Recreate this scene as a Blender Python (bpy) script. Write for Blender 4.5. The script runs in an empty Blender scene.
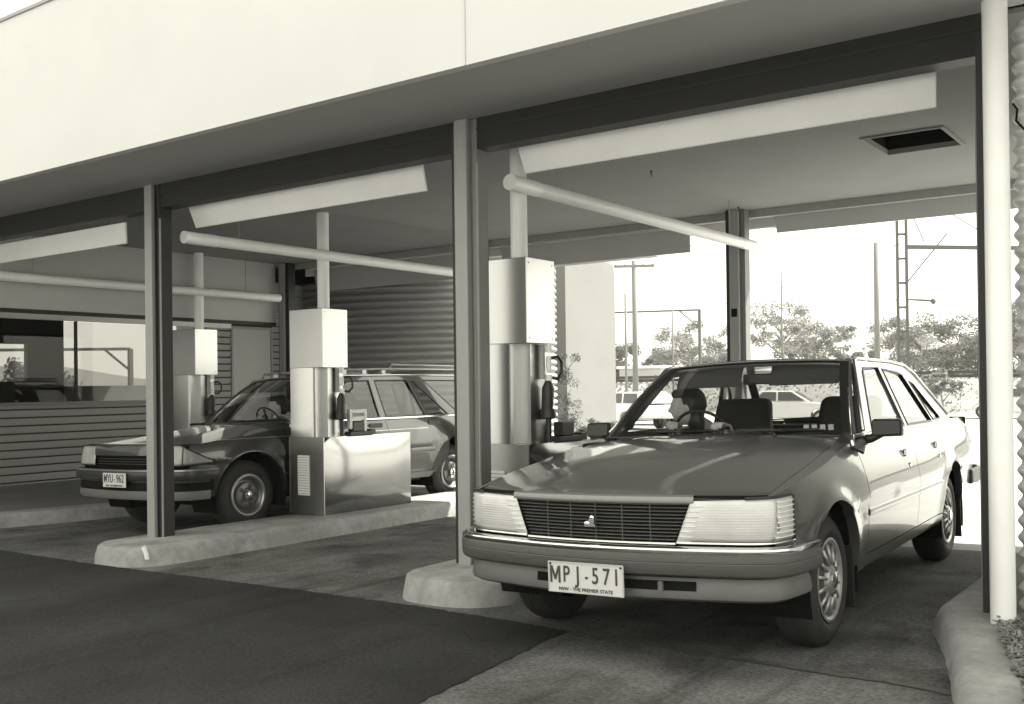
import bpy, bmesh, math, random
from math import sin, cos, pi, radians, sqrt, hypot, atan2, exp
from mathutils import Vector, Matrix
from mathutils.geometry import tessellate_polygon
random.seed(7)
SC = bpy.context.scene
COL = SC.collection
# ------------------------------------------------------------------ camera, sky, sun, exposure
CAM_H, YAW, PITCH, ROLL, FPX, PCY = 1.176, 0.6287, 0.0054, -0.0121, 1019.4, 380.3
_f = Vector((-sin(YAW), cos(YAW), 0)); _r = Vector((cos(YAW), sin(YAW), 0)); _u = Vector((0, 0, 1))
F_ = _f*cos(PITCH) + _u*sin(PITCH); _u2 = _u*cos(PITCH) - _f*sin(PITCH)
R_ = _r*cos(ROLL) + _u2*sin(ROLL); U_ = _u2*cos(ROLL) - _r*sin(ROLL)
cd = bpy.data.cameras.new('camera'); cam = bpy.data.objects.new('camera', cd); COL.objects.link(cam)
mw = Matrix.Identity(4)
for i in range(3):
    mw[i][0] = R_[i]; mw[i][1] = U_[i]; mw[i][2] = -F_[i]
mw[2][3] = CAM_H
cam.matrix_world = mw
cd.sensor_width = 36; cd.lens = FPX*36/1024; cd.shift_y = (PCY-352)/1024
cd.clip_start = 0.05; cd.clip_end = 3000
SC.camera = cam

SUNV = Vector((0.45, 0.62, 1.0)).normalized()          # towards the sun: behind the canopy, to the right
TINT = (1.0, 0.98, 0.85)
w = bpy.data.worlds.new('World'); SC.world = w; w.use_nodes = True
nt = w.node_tree; nt.nodes.clear()
sky = nt.nodes.new('ShaderNodeTexSky'); sky.sky_type = 'NISHITA'; sky.sun_disc = False
sky.sun_elevation = math.asin(SUNV.z); sky.sun_rotation = atan2(SUNV.x, SUNV.y)
sky.air_density = 1.0; sky.dust_density = 3.0
bw = nt.nodes.new('ShaderNodeRGBToBW'); nt.links.new(sky.outputs[0], bw.inputs[0])
mx = nt.nodes.new('ShaderNodeMath'); mx.operation = 'MAXIMUM'; nt.links.new(bw.outputs[0], mx.inputs[0]); mx.inputs[1].default_value = 4.0
mn = nt.nodes.new('ShaderNodeMath'); mn.operation = 'MINIMUM'; nt.links.new(mx.outputs[0], mn.inputs[0]); mn.inputs[1].default_value = 9.0
cc = nt.nodes.new('ShaderNodeMix'); cc.data_type = 'RGBA'; cc.blend_type = 'MULTIPLY'; cc.inputs[0].default_value = 1
nt.links.new(mn.outputs[0], cc.inputs[6]); cc.inputs[7].default_value = (*TINT, 1)
bg = nt.nodes.new('ShaderNodeBackground'); nt.links.new(cc.outputs[2], bg.inputs[0]); bg.inputs[1].default_value = 0.11
wo = nt.nodes.new('ShaderNodeOutputWorld'); nt.links.new(bg.outputs[0], wo.inputs[0])
ld = bpy.data.lights.new('sun', 'SUN'); ld.energy = 3.5; ld.angle = radians(0.6); ld.color = (1.0, 0.972, 0.835)
sun = bpy.data.objects.new('sun', ld); COL.objects.link(sun)
sun.rotation_euler = SUNV.to_track_quat('Z', 'Y').to_euler()
SC.view_settings.view_transform = 'Standard'; SC.view_settings.look = 'None'
SC.view_settings.gamma = 1.0; SC.view_settings.use_curve_mapping = False
SC.view_settings.exposure = 2.1
SC.render.engine = 'CYCLES'; SC.cycles.max_bounces = 10; SC.cycles.diffuse_bounces = 5
SC.cycles.transparent_max_bounces = 16; SC.cycles.caustics_reflective = False; SC.cycles.use_denoising = True

# ------------------------------------------------------------------ materials
GS = 0.0249                                           # the yard falls gently to the left
def gz(x, y):
    x = max(-14.0, min(2.5, x)); z = GS*x if x > -7.4 else GS*-7.4+(x+7.4)*.012
    t = max(0.0, min(1.0, (y-12.0)/30.0)); t = t*t*(3-2*t)
    return z*(1-t) - 0.5*t
_M = {}
def mat(name, g, rough=0.6, metal=0.0, var=0.0, scale=8.0, bump=0.0, bscale=40.0, coat=0.0, stretch=(1, 1, 1), spec=0.5, emit=0.0, var2=0.0, scale2=0.7, blot=0.0):
    if name in _M: return _M[name]
    m = bpy.data.materials.new(name); m.use_nodes = True; t = m.node_tree
    b = t.nodes['Principled BSDF']
    b.inputs['Base Color'].default_value = (g, g, g, 1); b.inputs['Roughness'].default_value = rough
    b.inputs['Metallic'].default_value = metal; b.inputs['Coat Weight'].default_value = coat; b.inputs['Coat Roughness'].default_value = 0.04
    b.inputs['Specular IOR Level'].default_value = spec
    if emit:
        b.inputs['Emission Color'].default_value = (*TINT, 1); b.inputs['Emission Strength'].default_value = emit
    tc = t.nodes.new('ShaderNodeTexCoord'); mp = t.nodes.new('ShaderNodeMapping'); t.links.new(tc.outputs['Object'], mp.inputs[0]); mp.inputs['Scale'].default_value = stretch
    if var or var2:
        n = t.nodes.new('ShaderNodeTexNoise'); n.inputs['Scale'].default_value = scale; n.inputs['Detail'].default_value = 6; n.inputs['Roughness'].default_value = 0.65
        t.links.new(mp.outputs[0], n.inputs['Vector'])
        r = t.nodes.new('ShaderNodeMapRange'); r.inputs[1].default_value = 0.3; r.inputs[2].default_value = 0.7
        r.inputs[3].default_value = g*(1-var); r.inputs[4].default_value = g*(1+var); t.links.new(n.outputs[0], r.inputs[0])
        out = r.outputs[0]
        if var2:
            n2 = t.nodes.new('ShaderNodeTexNoise'); n2.inputs['Scale'].default_value = scale2; n2.inputs['Detail'].default_value = 4
            t.links.new(mp.outputs[0], n2.inputs['Vector'])
            r2 = t.nodes.new('ShaderNodeMapRange'); r2.inputs[1].default_value = 0.3; r2.inputs[2].default_value = 0.7
            r2.inputs[3].default_value = 1-var2; r2.inputs[4].default_value = 1+var2; t.links.new(n2.outputs[0], r2.inputs[0])
            mu = t.nodes.new('ShaderNodeMath'); mu.operation = 'MULTIPLY'; t.links.new(out, mu.inputs[0]); t.links.new(r2.outputs[0], mu.inputs[1]); out = mu.outputs[0]
        for sc_, lo, hi, st_ in (((2.6, .56, .66, (1, 1, 1)), (3.4, .55, .70, (1.6, .12, 1))) if blot else ()):
            m4 = t.nodes.new('ShaderNodeMapping'); t.links.new(tc.outputs['Object'], m4.inputs[0]); m4.inputs['Scale'].default_value = st_
            n4 = t.nodes.new('ShaderNodeTexNoise'); n4.inputs['Scale'].default_value = sc_; n4.inputs['Detail'].default_value = 7; t.links.new(m4.outputs[0], n4.inputs['Vector'])
            r4 = t.nodes.new('ShaderNodeMapRange'); r4.inputs[1].default_value = lo; r4.inputs[2].default_value = hi; r4.inputs[3].default_value = 1; r4.inputs[4].default_value = 1-blot; t.links.new(n4.outputs[0], r4.inputs[0])
            m5 = t.nodes.new('ShaderNodeMath'); m5.operation = 'MULTIPLY'; t.links.new(out, m5.inputs[0]); t.links.new(r4.outputs[0], m5.inputs[1]); out = m5.outputs[0]
        t.links.new(out, b.inputs['Base Color'])
    if bump:
        n3 = t.nodes.new('ShaderNodeTexNoise'); n3.inputs['Scale'].default_value = bscale; n3.inputs['Detail'].default_value = 5
        t.links.new(mp.outputs[0], n3.inputs['Vector'])
        bp = t.nodes.new('ShaderNodeBump'); bp.inputs['Strength'].default_value = bump; bp.inputs['Distance'].default_value = 0.01
        t.links.new(n3.outputs[0], bp.inputs['Height']); t.links.new(bp.outputs[0], b.inputs['Normal'])
    _M[name] = m; return m
def glass(name, tint=0.8, rough=0.0, refl=1.0):
    if name in _M: return _M[name]
    m = bpy.data.materials.new(name); m.use_nodes = True; t = m.node_tree; t.nodes.clear()
    o = t.nodes.new('ShaderNodeOutputMaterial'); mixn = t.nodes.new('ShaderNodeMixShader'); tr = t.nodes.new('ShaderNodeBsdfTransparent'); gl = t.nodes.new('ShaderNodeBsdfGlossy')
    tr.inputs[0].default_value = (tint, tint, tint, 1); gl.inputs['Roughness'].default_value = rough; gl.inputs[0].default_value = (refl, refl, refl, 1)
    fr = t.nodes.new('ShaderNodeFresnel'); ge = t.nodes.new('ShaderNodeNewGeometry'); ma = t.nodes.new('ShaderNodeMapRange')
    ma.inputs[3].default_value = 1.5; ma.inputs[4].default_value = 1/1.5; t.links.new(ge.outputs['Backfacing'], ma.inputs[0]); t.links.new(ma.outputs[0], fr.inputs[0])
    t.links.new(fr.outputs[0], mixn.inputs[0]); t.links.new(tr.outputs[0], mixn.inputs[1]); t.links.new(gl.outputs[0], mixn.inputs[2]); t.links.new(mixn.outputs[0], o.inputs[0])
    _M[name] = m; return m

# ------------------------------------------------------------------ mesh helpers
class MB:
    def __init__(s): s.v = []; s.f = []
    def add(s, vs, fs):
        o = len(s.v); s.v += [tuple(p) for p in vs]; s.f += [tuple(i+o for i in q) for q in fs]; return s
    def box(s, x0, x1, y0, y1, z0, z1):
        vs = [(x, y, z) for x in (x0, x1) for y in (y0, y1) for z in (z0, z1)]
        return s.add(vs, [(0, 1, 3, 2), (4, 6, 7, 5), (0, 4, 5, 1), (2, 3, 7, 6), (0, 2, 6, 4), (1, 5, 7, 3)])
    def obox(s, c, ax, ay, az):       # oriented box: centre and three half-axis vectors
        c, ax, ay, az = map(Vector, (c, ax, ay, az))
        vs = [c+ax*i+ay*j+az*k for i in (-1, 1) for j in (-1, 1) for k in (-1, 1)]
        return s.add(vs, [(0, 1, 3, 2), (4, 6, 7, 5), (0, 4, 5, 1), (2, 3, 7, 6), (0, 2, 6, 4), (1, 5, 7, 3)])
    def tube(s, pts, rad, n=10, cap=True):
        pts = [Vector(p) for p in pts]; rs = rad if isinstance(rad, (list, tuple)) else [rad]*len(pts)
        vs = []; fs = []; prev = None
        for i, p in enumerate(pts):
            d = (pts[min(i+1, len(pts)-1)]-pts[max(i-1, 0)]).normalized()
            a = prev if prev is not None else (Vector((0, 0, 1)) if abs(d.z) < .9 else Vector((1, 0, 0)))
            a = (a-d*a.dot(d)).normalized(); b = d.cross(a); prev = a
            for k in range(n):
                t = 2*pi*k/n; vs.append(p+(a*cos(t)+b*sin(t))*rs[i])
        for i in range(len(pts)-1):
            for k in range(n):
                fs.append((i*n+k, i*n+(k+1) % n, (i+1)*n+(k+1) % n, (i+1)*n+k))
        if cap:
            fs.append(tuple(range(n-1, -1, -1))); fs.append(tuple((len(pts)-1)*n+k for k in range(n)))
        return s.add(vs, fs)
    def grid(s, rows, flip=False, close=False):
        n = len(rows[0]); vs = [p for r in rows for p in r]; fs = []
        for i in range(len(rows)-1):
            for k in range(n if close else n-1):
                a, b, c, d = i*n+k, i*n+(k+1) % n, (i+1)*n+(k+1) % n, (i+1)*n+k
                fs.append((a, d, c, b) if flip else (a, b, c, d))
        return s.add(vs, fs)
    def prism(s, poly, axis, a0, a1):  # 2-D polygon extruded along an axis (0 x, 1 y, 2 z)
        def P(p, a):
            q = list(p); q.insert(axis, a); return tuple(q)
        n = len(poly); vs = [P(p, a0) for p in poly]+[P(p, a1) for p in poly]
        fs = [tuple(range(n)), tuple(range(2*n-1, n-1, -1))]+[(i, n+i, n+(i+1) % n, (i+1) % n) for i in range(n)]
        return s.add(vs, fs)
    def lathe(s, prof, c, ax=(1, 0, 0), n=40):   # prof: (radius, along axis)
        c = Vector(c); ax = Vector(ax).normalized(); a = Vector((0, 0, 1)) if abs(ax.z) < .9 else Vector((0, 1, 0)); a = (a-ax*a.dot(ax)).normalized(); b = ax.cross(a)
        rows = [[c+ax*h+(a*cos(2*pi*k/n)+b*sin(2*pi*k/n))*r for k in range(n)] for r, h in prof]
        return s.grid(rows, close=True)
    def ell(s, c, r, n=16, m=10, R=None):
        rows = []
        for i in range(m+1):
            t = pi*i/m; row = []
            for k in range(n):
                q = Vector((r[0]*sin(t)*cos(2*pi*k/n), r[1]*sin(t)*sin(2*pi*k/n), r[2]*cos(t)))
                if R: q = R @ q
                row.append(q+Vector(c))
            rows.append(row)
        return s.grid(rows, close=True)
    def build(s, name, m, parent=None, smooth=False, bevel=0.0, fix=True, solid=0.0, angle=None, seg=2):
        me = bpy.data.meshes.new(name); me.from_pydata([tuple(p) for p in s.v], [], s.f); me.update()
        if fix:
            bm = bmesh.new(); bm.from_mesh(me); bmesh.ops.remove_doubles(bm, verts=bm.verts, dist=1e-5)
            bmesh.ops.recalc_face_normals(bm, faces=bm.faces); bm.to_mesh(me); bm.free()
        o = bpy.data.objects.new(name, me); COL.objects.link(o)
        if m: me.materials.append(m)
        if parent: o.parent = parent
        if smooth or angle is not None:
            for p in me.polygons: p.use_smooth = True
            if angle is not None: me.set_sharp_from_angle(angle=radians(angle))
        if solid:
            d = o.modifiers.new('s', 'SOLIDIFY'); d.thickness = solid; d.offset = -1
        if bevel:
            d = o.modifiers.new('b', 'BEVEL'); d.width = bevel; d.segments = seg; d.limit_method = 'ANGLE'; d.angle_limit = radians(35)
            if not smooth and angle is None:
                for p in me.polygons: p.use_smooth = True
                d.harden_normals = True
        return o
def empty(name, loc, rz=0.0, ry=0.0):
    o = bpy.data.objects.new(name, None); COL.objects.link(o); o.location = loc; o.rotation_euler = (0, ry, rz); o.empty_display_size = .2
    return o
def tag(o, label, cat, group=None):
    o['label'] = label; o['category'] = cat
    if group: o['group'] = group
    return o
def struct(o, kind='structure'):
    o['kind'] = kind; return o
def copy_thing(root, loc, rz=None):
    c = root.copy(); COL.objects.link(c); c.location = loc
    if rz is not None: c.rotation_euler.z = rz
    for ch in root.children:
        d = ch.copy(); COL.objects.link(d); d.parent = c
        for g in ch.children:
            e = g.copy(); COL.objects.link(e); e.parent = d
    return c
def ray(px, py):
    return F_ + R_*((px-512)/FPX) + U_*((PCY-py)/FPX)
def at(px, py, depth):                                  # site survey: a point of the place from its bearing and distance
    return Vector((0, 0, CAM_H)) + ray(px, py)*depth
def pw(tab, x):                                         # smooth (pchip-like) interpolation of a table
    if x <= tab[0][0]: return tab[0][1]
    if x >= tab[-1][0]: return tab[-1][1]
    n = len(tab)
    for i in range(n-1):
        if tab[i][0] <= x <= tab[i+1][0]: break
    def sl(j): return (tab[j+1][1]-tab[j][1])/(tab[j+1][0]-tab[j][0])
    def tg(j):
        if j == 0: return sl(0)
        if j == n-1: return sl(n-2)
        a, b = sl(j-1), sl(j)
        return 0 if a*b <= 0 else 2*a*b/(a+b)
    h = tab[i+1][0]-tab[i][0]; t = (x-tab[i][0])/h
    return ((2*t**3-3*t*t+1)*tab[i][1]+(t**3-2*t*t+t)*h*tg(i)+(-2*t**3+3*t*t)*tab[i+1][1]+(t**3-t*t)*h*tg(i+1))
def lin(a, b, n): return [a+(b-a)*i/(n-1) for i in range(n)]
# ------------------------------------------------------------------ materials of the place
ASPH = mat('worn asphalt', 0.130, blot=.36, rough=0.9, var=0.5, scale=55, bump=0.5, bscale=160, var2=0.40, scale2=1.7, spec=0.12)
ASPN = mat('new asphalt', 0.038, 0.92, blot=.2, var=0.5, scale=70, bump=0.6, bscale=180, var2=0.28, scale2=1.3, spec=0.12)
DIRT = mat('pale gravel ground', 0.36, 0.95, var=0.25, scale=1.5, bump=0.3, bscale=30)
CONC = mat('cast concrete', 0.31, 0.85, blot=.22, var=0.18, scale=14, bump=0.25, bscale=90, var2=0.22, scale2=2.5)
PAVE = mat('footpath concrete', 0.16, 0.9, var=0.12, scale=10, bump=0.2, bscale=80, var2=0.15, scale2=1.2)
WHITE = mat('white painted board', 0.82, 0.55, var=0.02, scale=3)
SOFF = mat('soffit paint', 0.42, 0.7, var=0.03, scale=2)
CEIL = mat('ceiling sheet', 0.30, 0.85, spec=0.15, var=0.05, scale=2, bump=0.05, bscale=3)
DARKP = mat('dark door housing paint', 0.02, 0.5, var=0.1, scale=5, spec=0.25)
STEEL = mat('grey painted steel', 0.30, 0.5, var=0.06, scale=20, stretch=(1, 1, .2))
STEELD = mat('charcoal painted steel', 0.03, 0.5, var=0.08, scale=20, spec=0.25)
STEELM = mat('mid grey painted steel', 0.17, 0.5, var=0.06, scale=20)
BLACK = mat('matt black', 0.010, 0.9, spec=0.1)
BULK = mat('pale grey render', 0.48, 0.7, var=0.05, scale=2.2)
CLAD = mat('ribbed cladding paint', 0.30, 0.5, var=0.05, scale=2, stretch=(1, .3, 4))
TANK = mat('corrugated zinc', 0.26, 0.65, metal=0.0, var=0.08, scale=2, stretch=(1, 1, 5))
PIPEW = mat('white plastic pipe', 0.92, 0.32, var=0.03, scale=6)
INOX = mat('brushed stainless', 0.52, 0.30, metal=1.0, var=0.05, scale=30, stretch=(8, 8, .4))
INOXP = mat('polished stainless', 0.38, 0.14, metal=1.0, var=0.03, scale=30, stretch=(1, 1, 12))
WGLASS = glass('window glass', 0.60, refl=.5)

# ------------------------------------------------------------------ ground
def ax(segs):
    r = []
    for a, b, st in segs:
        n = max(1, int(round((b-a)/st)))
        r += [a+(b-a)*i/n for i in range(n)]
    return r+[segs[-1][1]]
GX = ax([(-900, -200, 100), (-200, -60, 10), (-60, -16, 2), (-16, 4, .5), (4, 60, 4), (60, 260, 50), (260, 900, 160)])
GY = ax([(-300, -20, 70), (-20, 0, 2), (0, 12, .5), (12, 60, 1), (60, 160, 10), (160, 1400, 155)])
def sheet(name, m, xs, ys, dz):
    return MB().grid([[(x, y, gz(x, y)+dz) for x in xs] for y in ys]).build(name, m, smooth=True)
struct(sheet('ground', DIRT, GX, GY, 0.0))  # left bare and pale in front, out of view, to bounce light under the canopy
def clipax(a, lo, hi): return [lo]+[v for v in a if lo < v < hi]+[hi]
struct(sheet('road', ASPH, clipax(GX, -16, 4), clipax(GY, -2.5, 7.8), 0.004))  # stops at the canopy's shadow edge; the paler ground beyond paints in the sun
struct(sheet('yard_road', ASPH, clipax(GX, -16, -3.2), clipax(GY, 7.8, 15), 0.004))  # dark asphalt kept here in place of shade from the buildings
# new asphalt patch with an uneven edge
rows = []; rng = random.Random(9)
ytop = [(-16, 4.70), (-8.8, 4.533), (-7.24, 4.504), (-5.45, 4.483), (-4.06, 4.445), (-2.82, 4.318)]
xrt = [(-2.4, -2.05), (0, -2.36), (3.0, -2.655), (4.3, -2.82)]
jt = [rng.gauss(0, .006) for _ in range(400)]; jr = [rng.gauss(0, .007) for _ in range(200)]
for i in range(161):
    u = i/160; row = []
    for j in range(331):
        v = j/330; yt_ = 4.32; xr = pw(xrt, -2.4+(4.318+2.4)*u)+(jr[i] if j == 330 else 0)
        x = -16+(xr+16)*v; y = -2.4+(pw(ytop, x)+(jt[j] if i == 160 else 0)+2.4)*u; row.append((x, y, gz(x, y)+.009))
    rows.append(row)
struct(MB().grid(rows).build('road_patch', ASPN, smooth=True))
# thin uneven dark line across the lane
ROADLINE = mat('dark road line', 0.078, 0.85, var=0.5, scale=18)
a = []; b = []
for i in range(60):
    t = i/59; x = -3.35+2.45*t; y = 4.42-0.30*t+0.02*sin(9*t)
    wd = 0.016+0.018*abs(sin(13*t+1))+random.uniform(0, .014)
    a.append((x, y-wd, gz(x, y)+0.0085)); b.append((x, y+wd*0.7, gz(x, y)+0.0085))
struct(MB().grid([a, b]).build('road_line', ROADLINE))

# ------------------------------------------------------------------ concrete islands and kerbs
def rounded(poly, r=0.3, n=8):
    out = []; m = len(poly)
    for i in range(m):
        p0, p, p1 = Vector(poly[i-1]), Vector(poly[i]), Vector(poly[(i+1) % m])
        rr = r[i] if isinstance(r, (list, tuple)) else r
        d0, d1 = (p0-p).normalized(), (p1-p).normalized(); ang = d0.angle(d1); t = min(rr/math.tan(ang/2), (p0-p).length*.49, (p1-p).length*.49)
        A, B = p+d0*t, p+d1*t
        for k in range(n+1):
            u = k/n; out.append(tuple(A*(1-u)**2+p*2*u*(1-u)+B*u*u))
    return out
def inset(poly, d):
    m = len(poly); out = []
    area = sum(poly[i-1][0]*poly[i][1]-poly[i][0]*poly[i-1][1] for i in range(m))
    sgn = 1 if area > 0 else -1
    for i in range(m):
        p0, p, p1 = Vector(poly[i-1]), Vector(poly[i]), Vector(poly[(i+1) % m])
        e = (p1-p0)
        if e.length < 1e-6: out.append(tuple(p)); continue
        e.normalize(); nrm = Vector((-e.y, e.x))*sgn; out.append(tuple(p+nrm*d))
    return out
def dens(poly, st=0.25):
    out = []
    for i in range(len(poly)):
        a, b = Vector(poly[i]), Vector(poly[(i+1) % len(poly)]); n = max(1, int((b-a).length/st))
        out += [tuple(a+(b-a)*k/n) for k in range(n)]
    return out
def slab(name, poly, h, m, batter=0.02, rnd=0.03, wob=0.004):
    poly = dens(poly); mb = MB(); rows = []
    rng = random.Random(len(poly))
    base = [(p[0], p[1]) for p in poly]
    for ins, zz in ((0, -.05), (0.0, 0.0), (batter*.5, h*.5), (batter, h-rnd), (batter+rnd*.3, h-rnd*.3), (batter+rnd, h)):
        q = inset(base, ins)
        rows.append([(x+rng.uniform(-wob, wob), y+rng.uniform(-wob, wob), gz(x, y)+zz+(rng.uniform(-wob, wob) if zz > 0 else 0)) for x, y in q])
    mb.grid(rows, close=True)
    top = rows[-1]; o = len(mb.v)
    tri = tessellate_polygon([[Vector(p) for p in top]])
    mb.add(top, [tuple(t) for t in tri])
    return mb.build(name, m, angle=50)
def island(cx, label):
    poly = rounded([(cx-.43, 4.50), (cx+.43, 4.50), (cx+.43, 10.1), (cx-.43, 10.1)], [.42, .42, .3, .3], 10)
    return tag(slab('kerb_island', poly, 0.15, CONC), label, 'kerb island', 'concrete islands between the lanes')
island(-7.145, 'concrete kerb island carrying the stainless cabinet beside the dark wagon, pale chip on its nose')
island(-3.865, 'concrete kerb island whose rounded nose shows beside the sedan bumper')
kl = rounded([(-11.2, -2.0), (-10.75, -2.0), (-10.42, 5.0), (-10.02, 6.6), (-10.0, 13.5), (-10.32, 13.5), (-10.34, 6.7), (-10.74, 5.05)], .3, 6)
tag(slab('kerb', kl, 0.15, CONC), 'long concrete kerb edging the footpath before the ribbed wall', 'kerb')
struct(MB().grid([[(x, y, gz(-10.3, y)+0.142+(-10.4-x)*0.018 if y < 12 else gz(-10.3, 11.9)+0.142+(-10.4-x)*0.018) for x in (-13.1, -11.5, -10.75 if y < 5 else (-10.3-.4*max(0, min(1, (6.7-y)/1.7))))] for y in (-2, 2, 4, 5.05, 5.8, 6.6, 8, 10, 13.5)]).build('footpath', PAVE))
kl_ = [(-1.6, .62), (2.2, -.42), (4.0, -.915), (4.15, -.955), (4.6, -1.075), (5.0, -1.205), (5.14, -1.255), (5.28, -1.268), (7.0, -1.27)]; kx_ = [(-1.6, .90), (2.2, -.14), (4.2, -.72), (4.72, -.86), (4.8, -.87), (4.97, -.80), (7.0, -.78)]
rows = []; rng = random.Random(4); w1 = w2 = 0
for y in lin(-1.6, 7.0, 160):
    w1 = .8*w1+rng.gauss(0, .0022); w2 = .8*w2+rng.gauss(0, .003); xl = pw(kl_, y)+w1; xr = pw(kx_, y)+w2; z0 = gz(xl, y)
    rows.append([(xl+dx, y, z0+z+w1*.6) for dx, z in ((0, -.05), (.0, .02), (.012, .075), (.026, .106), (.048, .124), (.08, .131))]+[(xl*.5+xr*.5, y, z0+.133+w2*.4), (xr-.03, y, z0+.131), (xr, y, z0+.118), (xr+.004, y, z0-.05)])
tag(MB().grid(rows).add(rows[0], [tuple(range(len(rows[0])))]).build('kerb', CONC, angle=60), 'broken-edged concrete kerb at the foot of the white pipe', 'kerb')
# the dab of white paint on the island nose
tag(MB().prism([(-6.83, -.02), (-6.80, .0), (-6.785, -.03), (-6.77, -.055), (-6.755, -.10), (-6.785, -.10), (-6.80, -.055)], 1, 4.59, 4.61).build('paint_splash', WHITE), 'small white paint splash on the island nose under the steel post', 'paint splash')
SOIL = mat('garden soil', 0.10, 0.95, var=0.5, scale=25, bump=0.9, bscale=60)
struct(MB().grid([[(x, y, 0.096+0.012*sin(3*x+y)+0.02*sin(9*x)) for x in lin(pw(kx_, y)-.02, 4.0, 14)] for y in lin(-1.6, 7.0, 50)]).build('soil', SOIL, smooth=True))
chips = MB(); rng = random.Random(3)
for i in range(3800):
    y = rng.uniform(3.2, 5.0); x = -.90+(4.75-y)*.28+abs(rng.gauss(0, .4))
    c = Vector((x, y, 0.106+0.012*sin(3*x+y)+rng.uniform(-.01, .02))); l = rng.uniform(.008, .028); wd = rng.uniform(.002, .006)
    R = Matrix.Rotation(rng.uniform(0, pi), 3, 'Z') @ Matrix.Rotation(rng.uniform(-.6, .6), 3, 'Y')
    chips.obox(c, R @ Vector((l, 0, 0)), R @ Vector((0, wd, 0)), R @ Vector((0, 0, .002)))
struct(chips.build('bark_chips', mat('bark chips', .20, .9, var=.7, scale=18)), 'stuff')

# ------------------------------------------------------------------ canopy
can = tag(empty('canopy', (-6, 7, 2.87)), 'long flat drive-through canopy with deep white fascia over the lanes', 'canopy')
def part(mb, name, m, root, **k):
    o = mb.build(name, m, **k); o.parent = root; o.matrix_parent_inverse = Matrix.Translation(-root.location); return o
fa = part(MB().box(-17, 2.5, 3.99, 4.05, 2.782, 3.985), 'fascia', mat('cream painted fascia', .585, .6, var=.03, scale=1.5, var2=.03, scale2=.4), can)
o = MB().box(-17, 2.5, 3.975, 4.06, 3.986, 4.01).build('cap_flashing', STEEL); o.parent = fa
o = MB().box(-3.169, -3.163, 3.984, 3.989, 2.784, 3.984).build('seam', mat('joint', .555, .8)); o.parent = fa
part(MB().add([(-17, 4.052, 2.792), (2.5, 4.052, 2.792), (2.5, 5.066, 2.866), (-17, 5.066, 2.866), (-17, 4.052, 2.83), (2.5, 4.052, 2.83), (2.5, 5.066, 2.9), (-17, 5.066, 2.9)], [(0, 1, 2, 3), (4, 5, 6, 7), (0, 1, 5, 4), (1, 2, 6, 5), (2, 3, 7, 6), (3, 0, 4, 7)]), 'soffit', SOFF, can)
hb = MB().box(-17, -.95, 5.07, 5.20, 2.672, 2.868)
part(hb, 'door_housing', DARKP, can)
part(MB().box(-17, -.95, 5.060, 5.069, 2.790, 2.802), 'housing_ledge', STEELD, can)
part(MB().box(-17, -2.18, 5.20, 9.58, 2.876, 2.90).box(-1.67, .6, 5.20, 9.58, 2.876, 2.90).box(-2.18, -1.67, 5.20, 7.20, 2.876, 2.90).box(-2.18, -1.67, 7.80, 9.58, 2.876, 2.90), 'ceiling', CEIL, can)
part(MB().box(-17, 2.5, 4.06, 9.9, 3.22, 3.4), 'roof', STEEL, can)
part(MB().box(-16.5, -6.6, 9.90, 12.6, 2.93, 3.1), 'added_shade_roof', STEEL, can)  # unseen roof added behind the canopy to keep the left bays dark
part(MB().box(-10.7, 2.5, 9.83, 9.88, 2.74, 3.215), 'rear_fascia', WHITE, can)
part(MB().box(-10.7, .6, 9.50, 9.578, 2.80, 2.874), 'rear_beam', STEEL, can)
part(MB().box(-10.86, -10.76, 2.0, 9.34, 2.075, 2.874), 'bulkhead', BULK, can)
part(MB().box(-10.87, -10.75, 2.0, 9.34, 2.035, 2.073), 'bulkhead_trim', DARKP, can)
vf = MB()
for x0, x1, y0, y1 in ((-2.20, -1.645, 7.18, 7.20), (-2.20, -1.645, 7.80, 7.82), (-2.20, -2.18, 7.20, 7.80), (-1.67, -1.645, 7.20, 7.80)):
    vf.box(x0, x1, y0, y1, 2.862, 2.875)
v = part(vf, 'ceiling_vent', CEIL, can)
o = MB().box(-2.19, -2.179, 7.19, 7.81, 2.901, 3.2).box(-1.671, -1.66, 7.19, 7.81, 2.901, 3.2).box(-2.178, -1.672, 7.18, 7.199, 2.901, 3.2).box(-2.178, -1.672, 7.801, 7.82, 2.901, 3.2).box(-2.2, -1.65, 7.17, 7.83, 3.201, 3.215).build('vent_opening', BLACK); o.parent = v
for x, y in ((-3.86, 7.23), (-4.0, 9.25)):
    part(MB().tube([(x, y, 2.875), (x, y, 2.83)], .004, 6).lathe([(0, 0), (.010, 0), (.010, .01), (0, .01)], (x, y, 2.865), (0, 0, 1), 10), 'ceiling_hook', DARKP, can)

def post(x, y0, top, label, full=True):
    zb = gz(x, y0)+(0.145 if x > -10 else .15)
    r = tag(empty('steel_post', (x, y0, zb)), label, 'post', 'grey steel posts holding up the canopy'); h = top-zb
    MB().box(-.05, .05, -.07, .03, 0, h).build('column', STEEL, r, bevel=.006)
    MB().box(-.098, -.054, -.035, .05, 0, h).build('guide_channel', STEELD, r, bevel=.004)
    g = MB().box(.054, .060, -.045, .09, 0, h).box(.060, .10, -.028, .09, 0, h).build('guide_channel', STEELD if x < -5 else STEELM, r, bevel=.003)  # darker paint on the left posts stands in for shade on this side
    g['label'] = 'guide channel with raised lip'
    if y0 < 6: MB().box(.101, .106, -.034, -.018, 0, h-.28).build('guide_lip', STEEL, g)
    return r
post(-7.33, 5.087, 2.862, 'grey steel post on the island in front of the dark wagon')
post(-4.035, 5.087, 2.862, 'grey steel post beside the bonnet of the sedan')
post(-10.63, 9.40, 2.874, 'grey steel post behind the far lane, at the end of the pale bulkhead')
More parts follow.
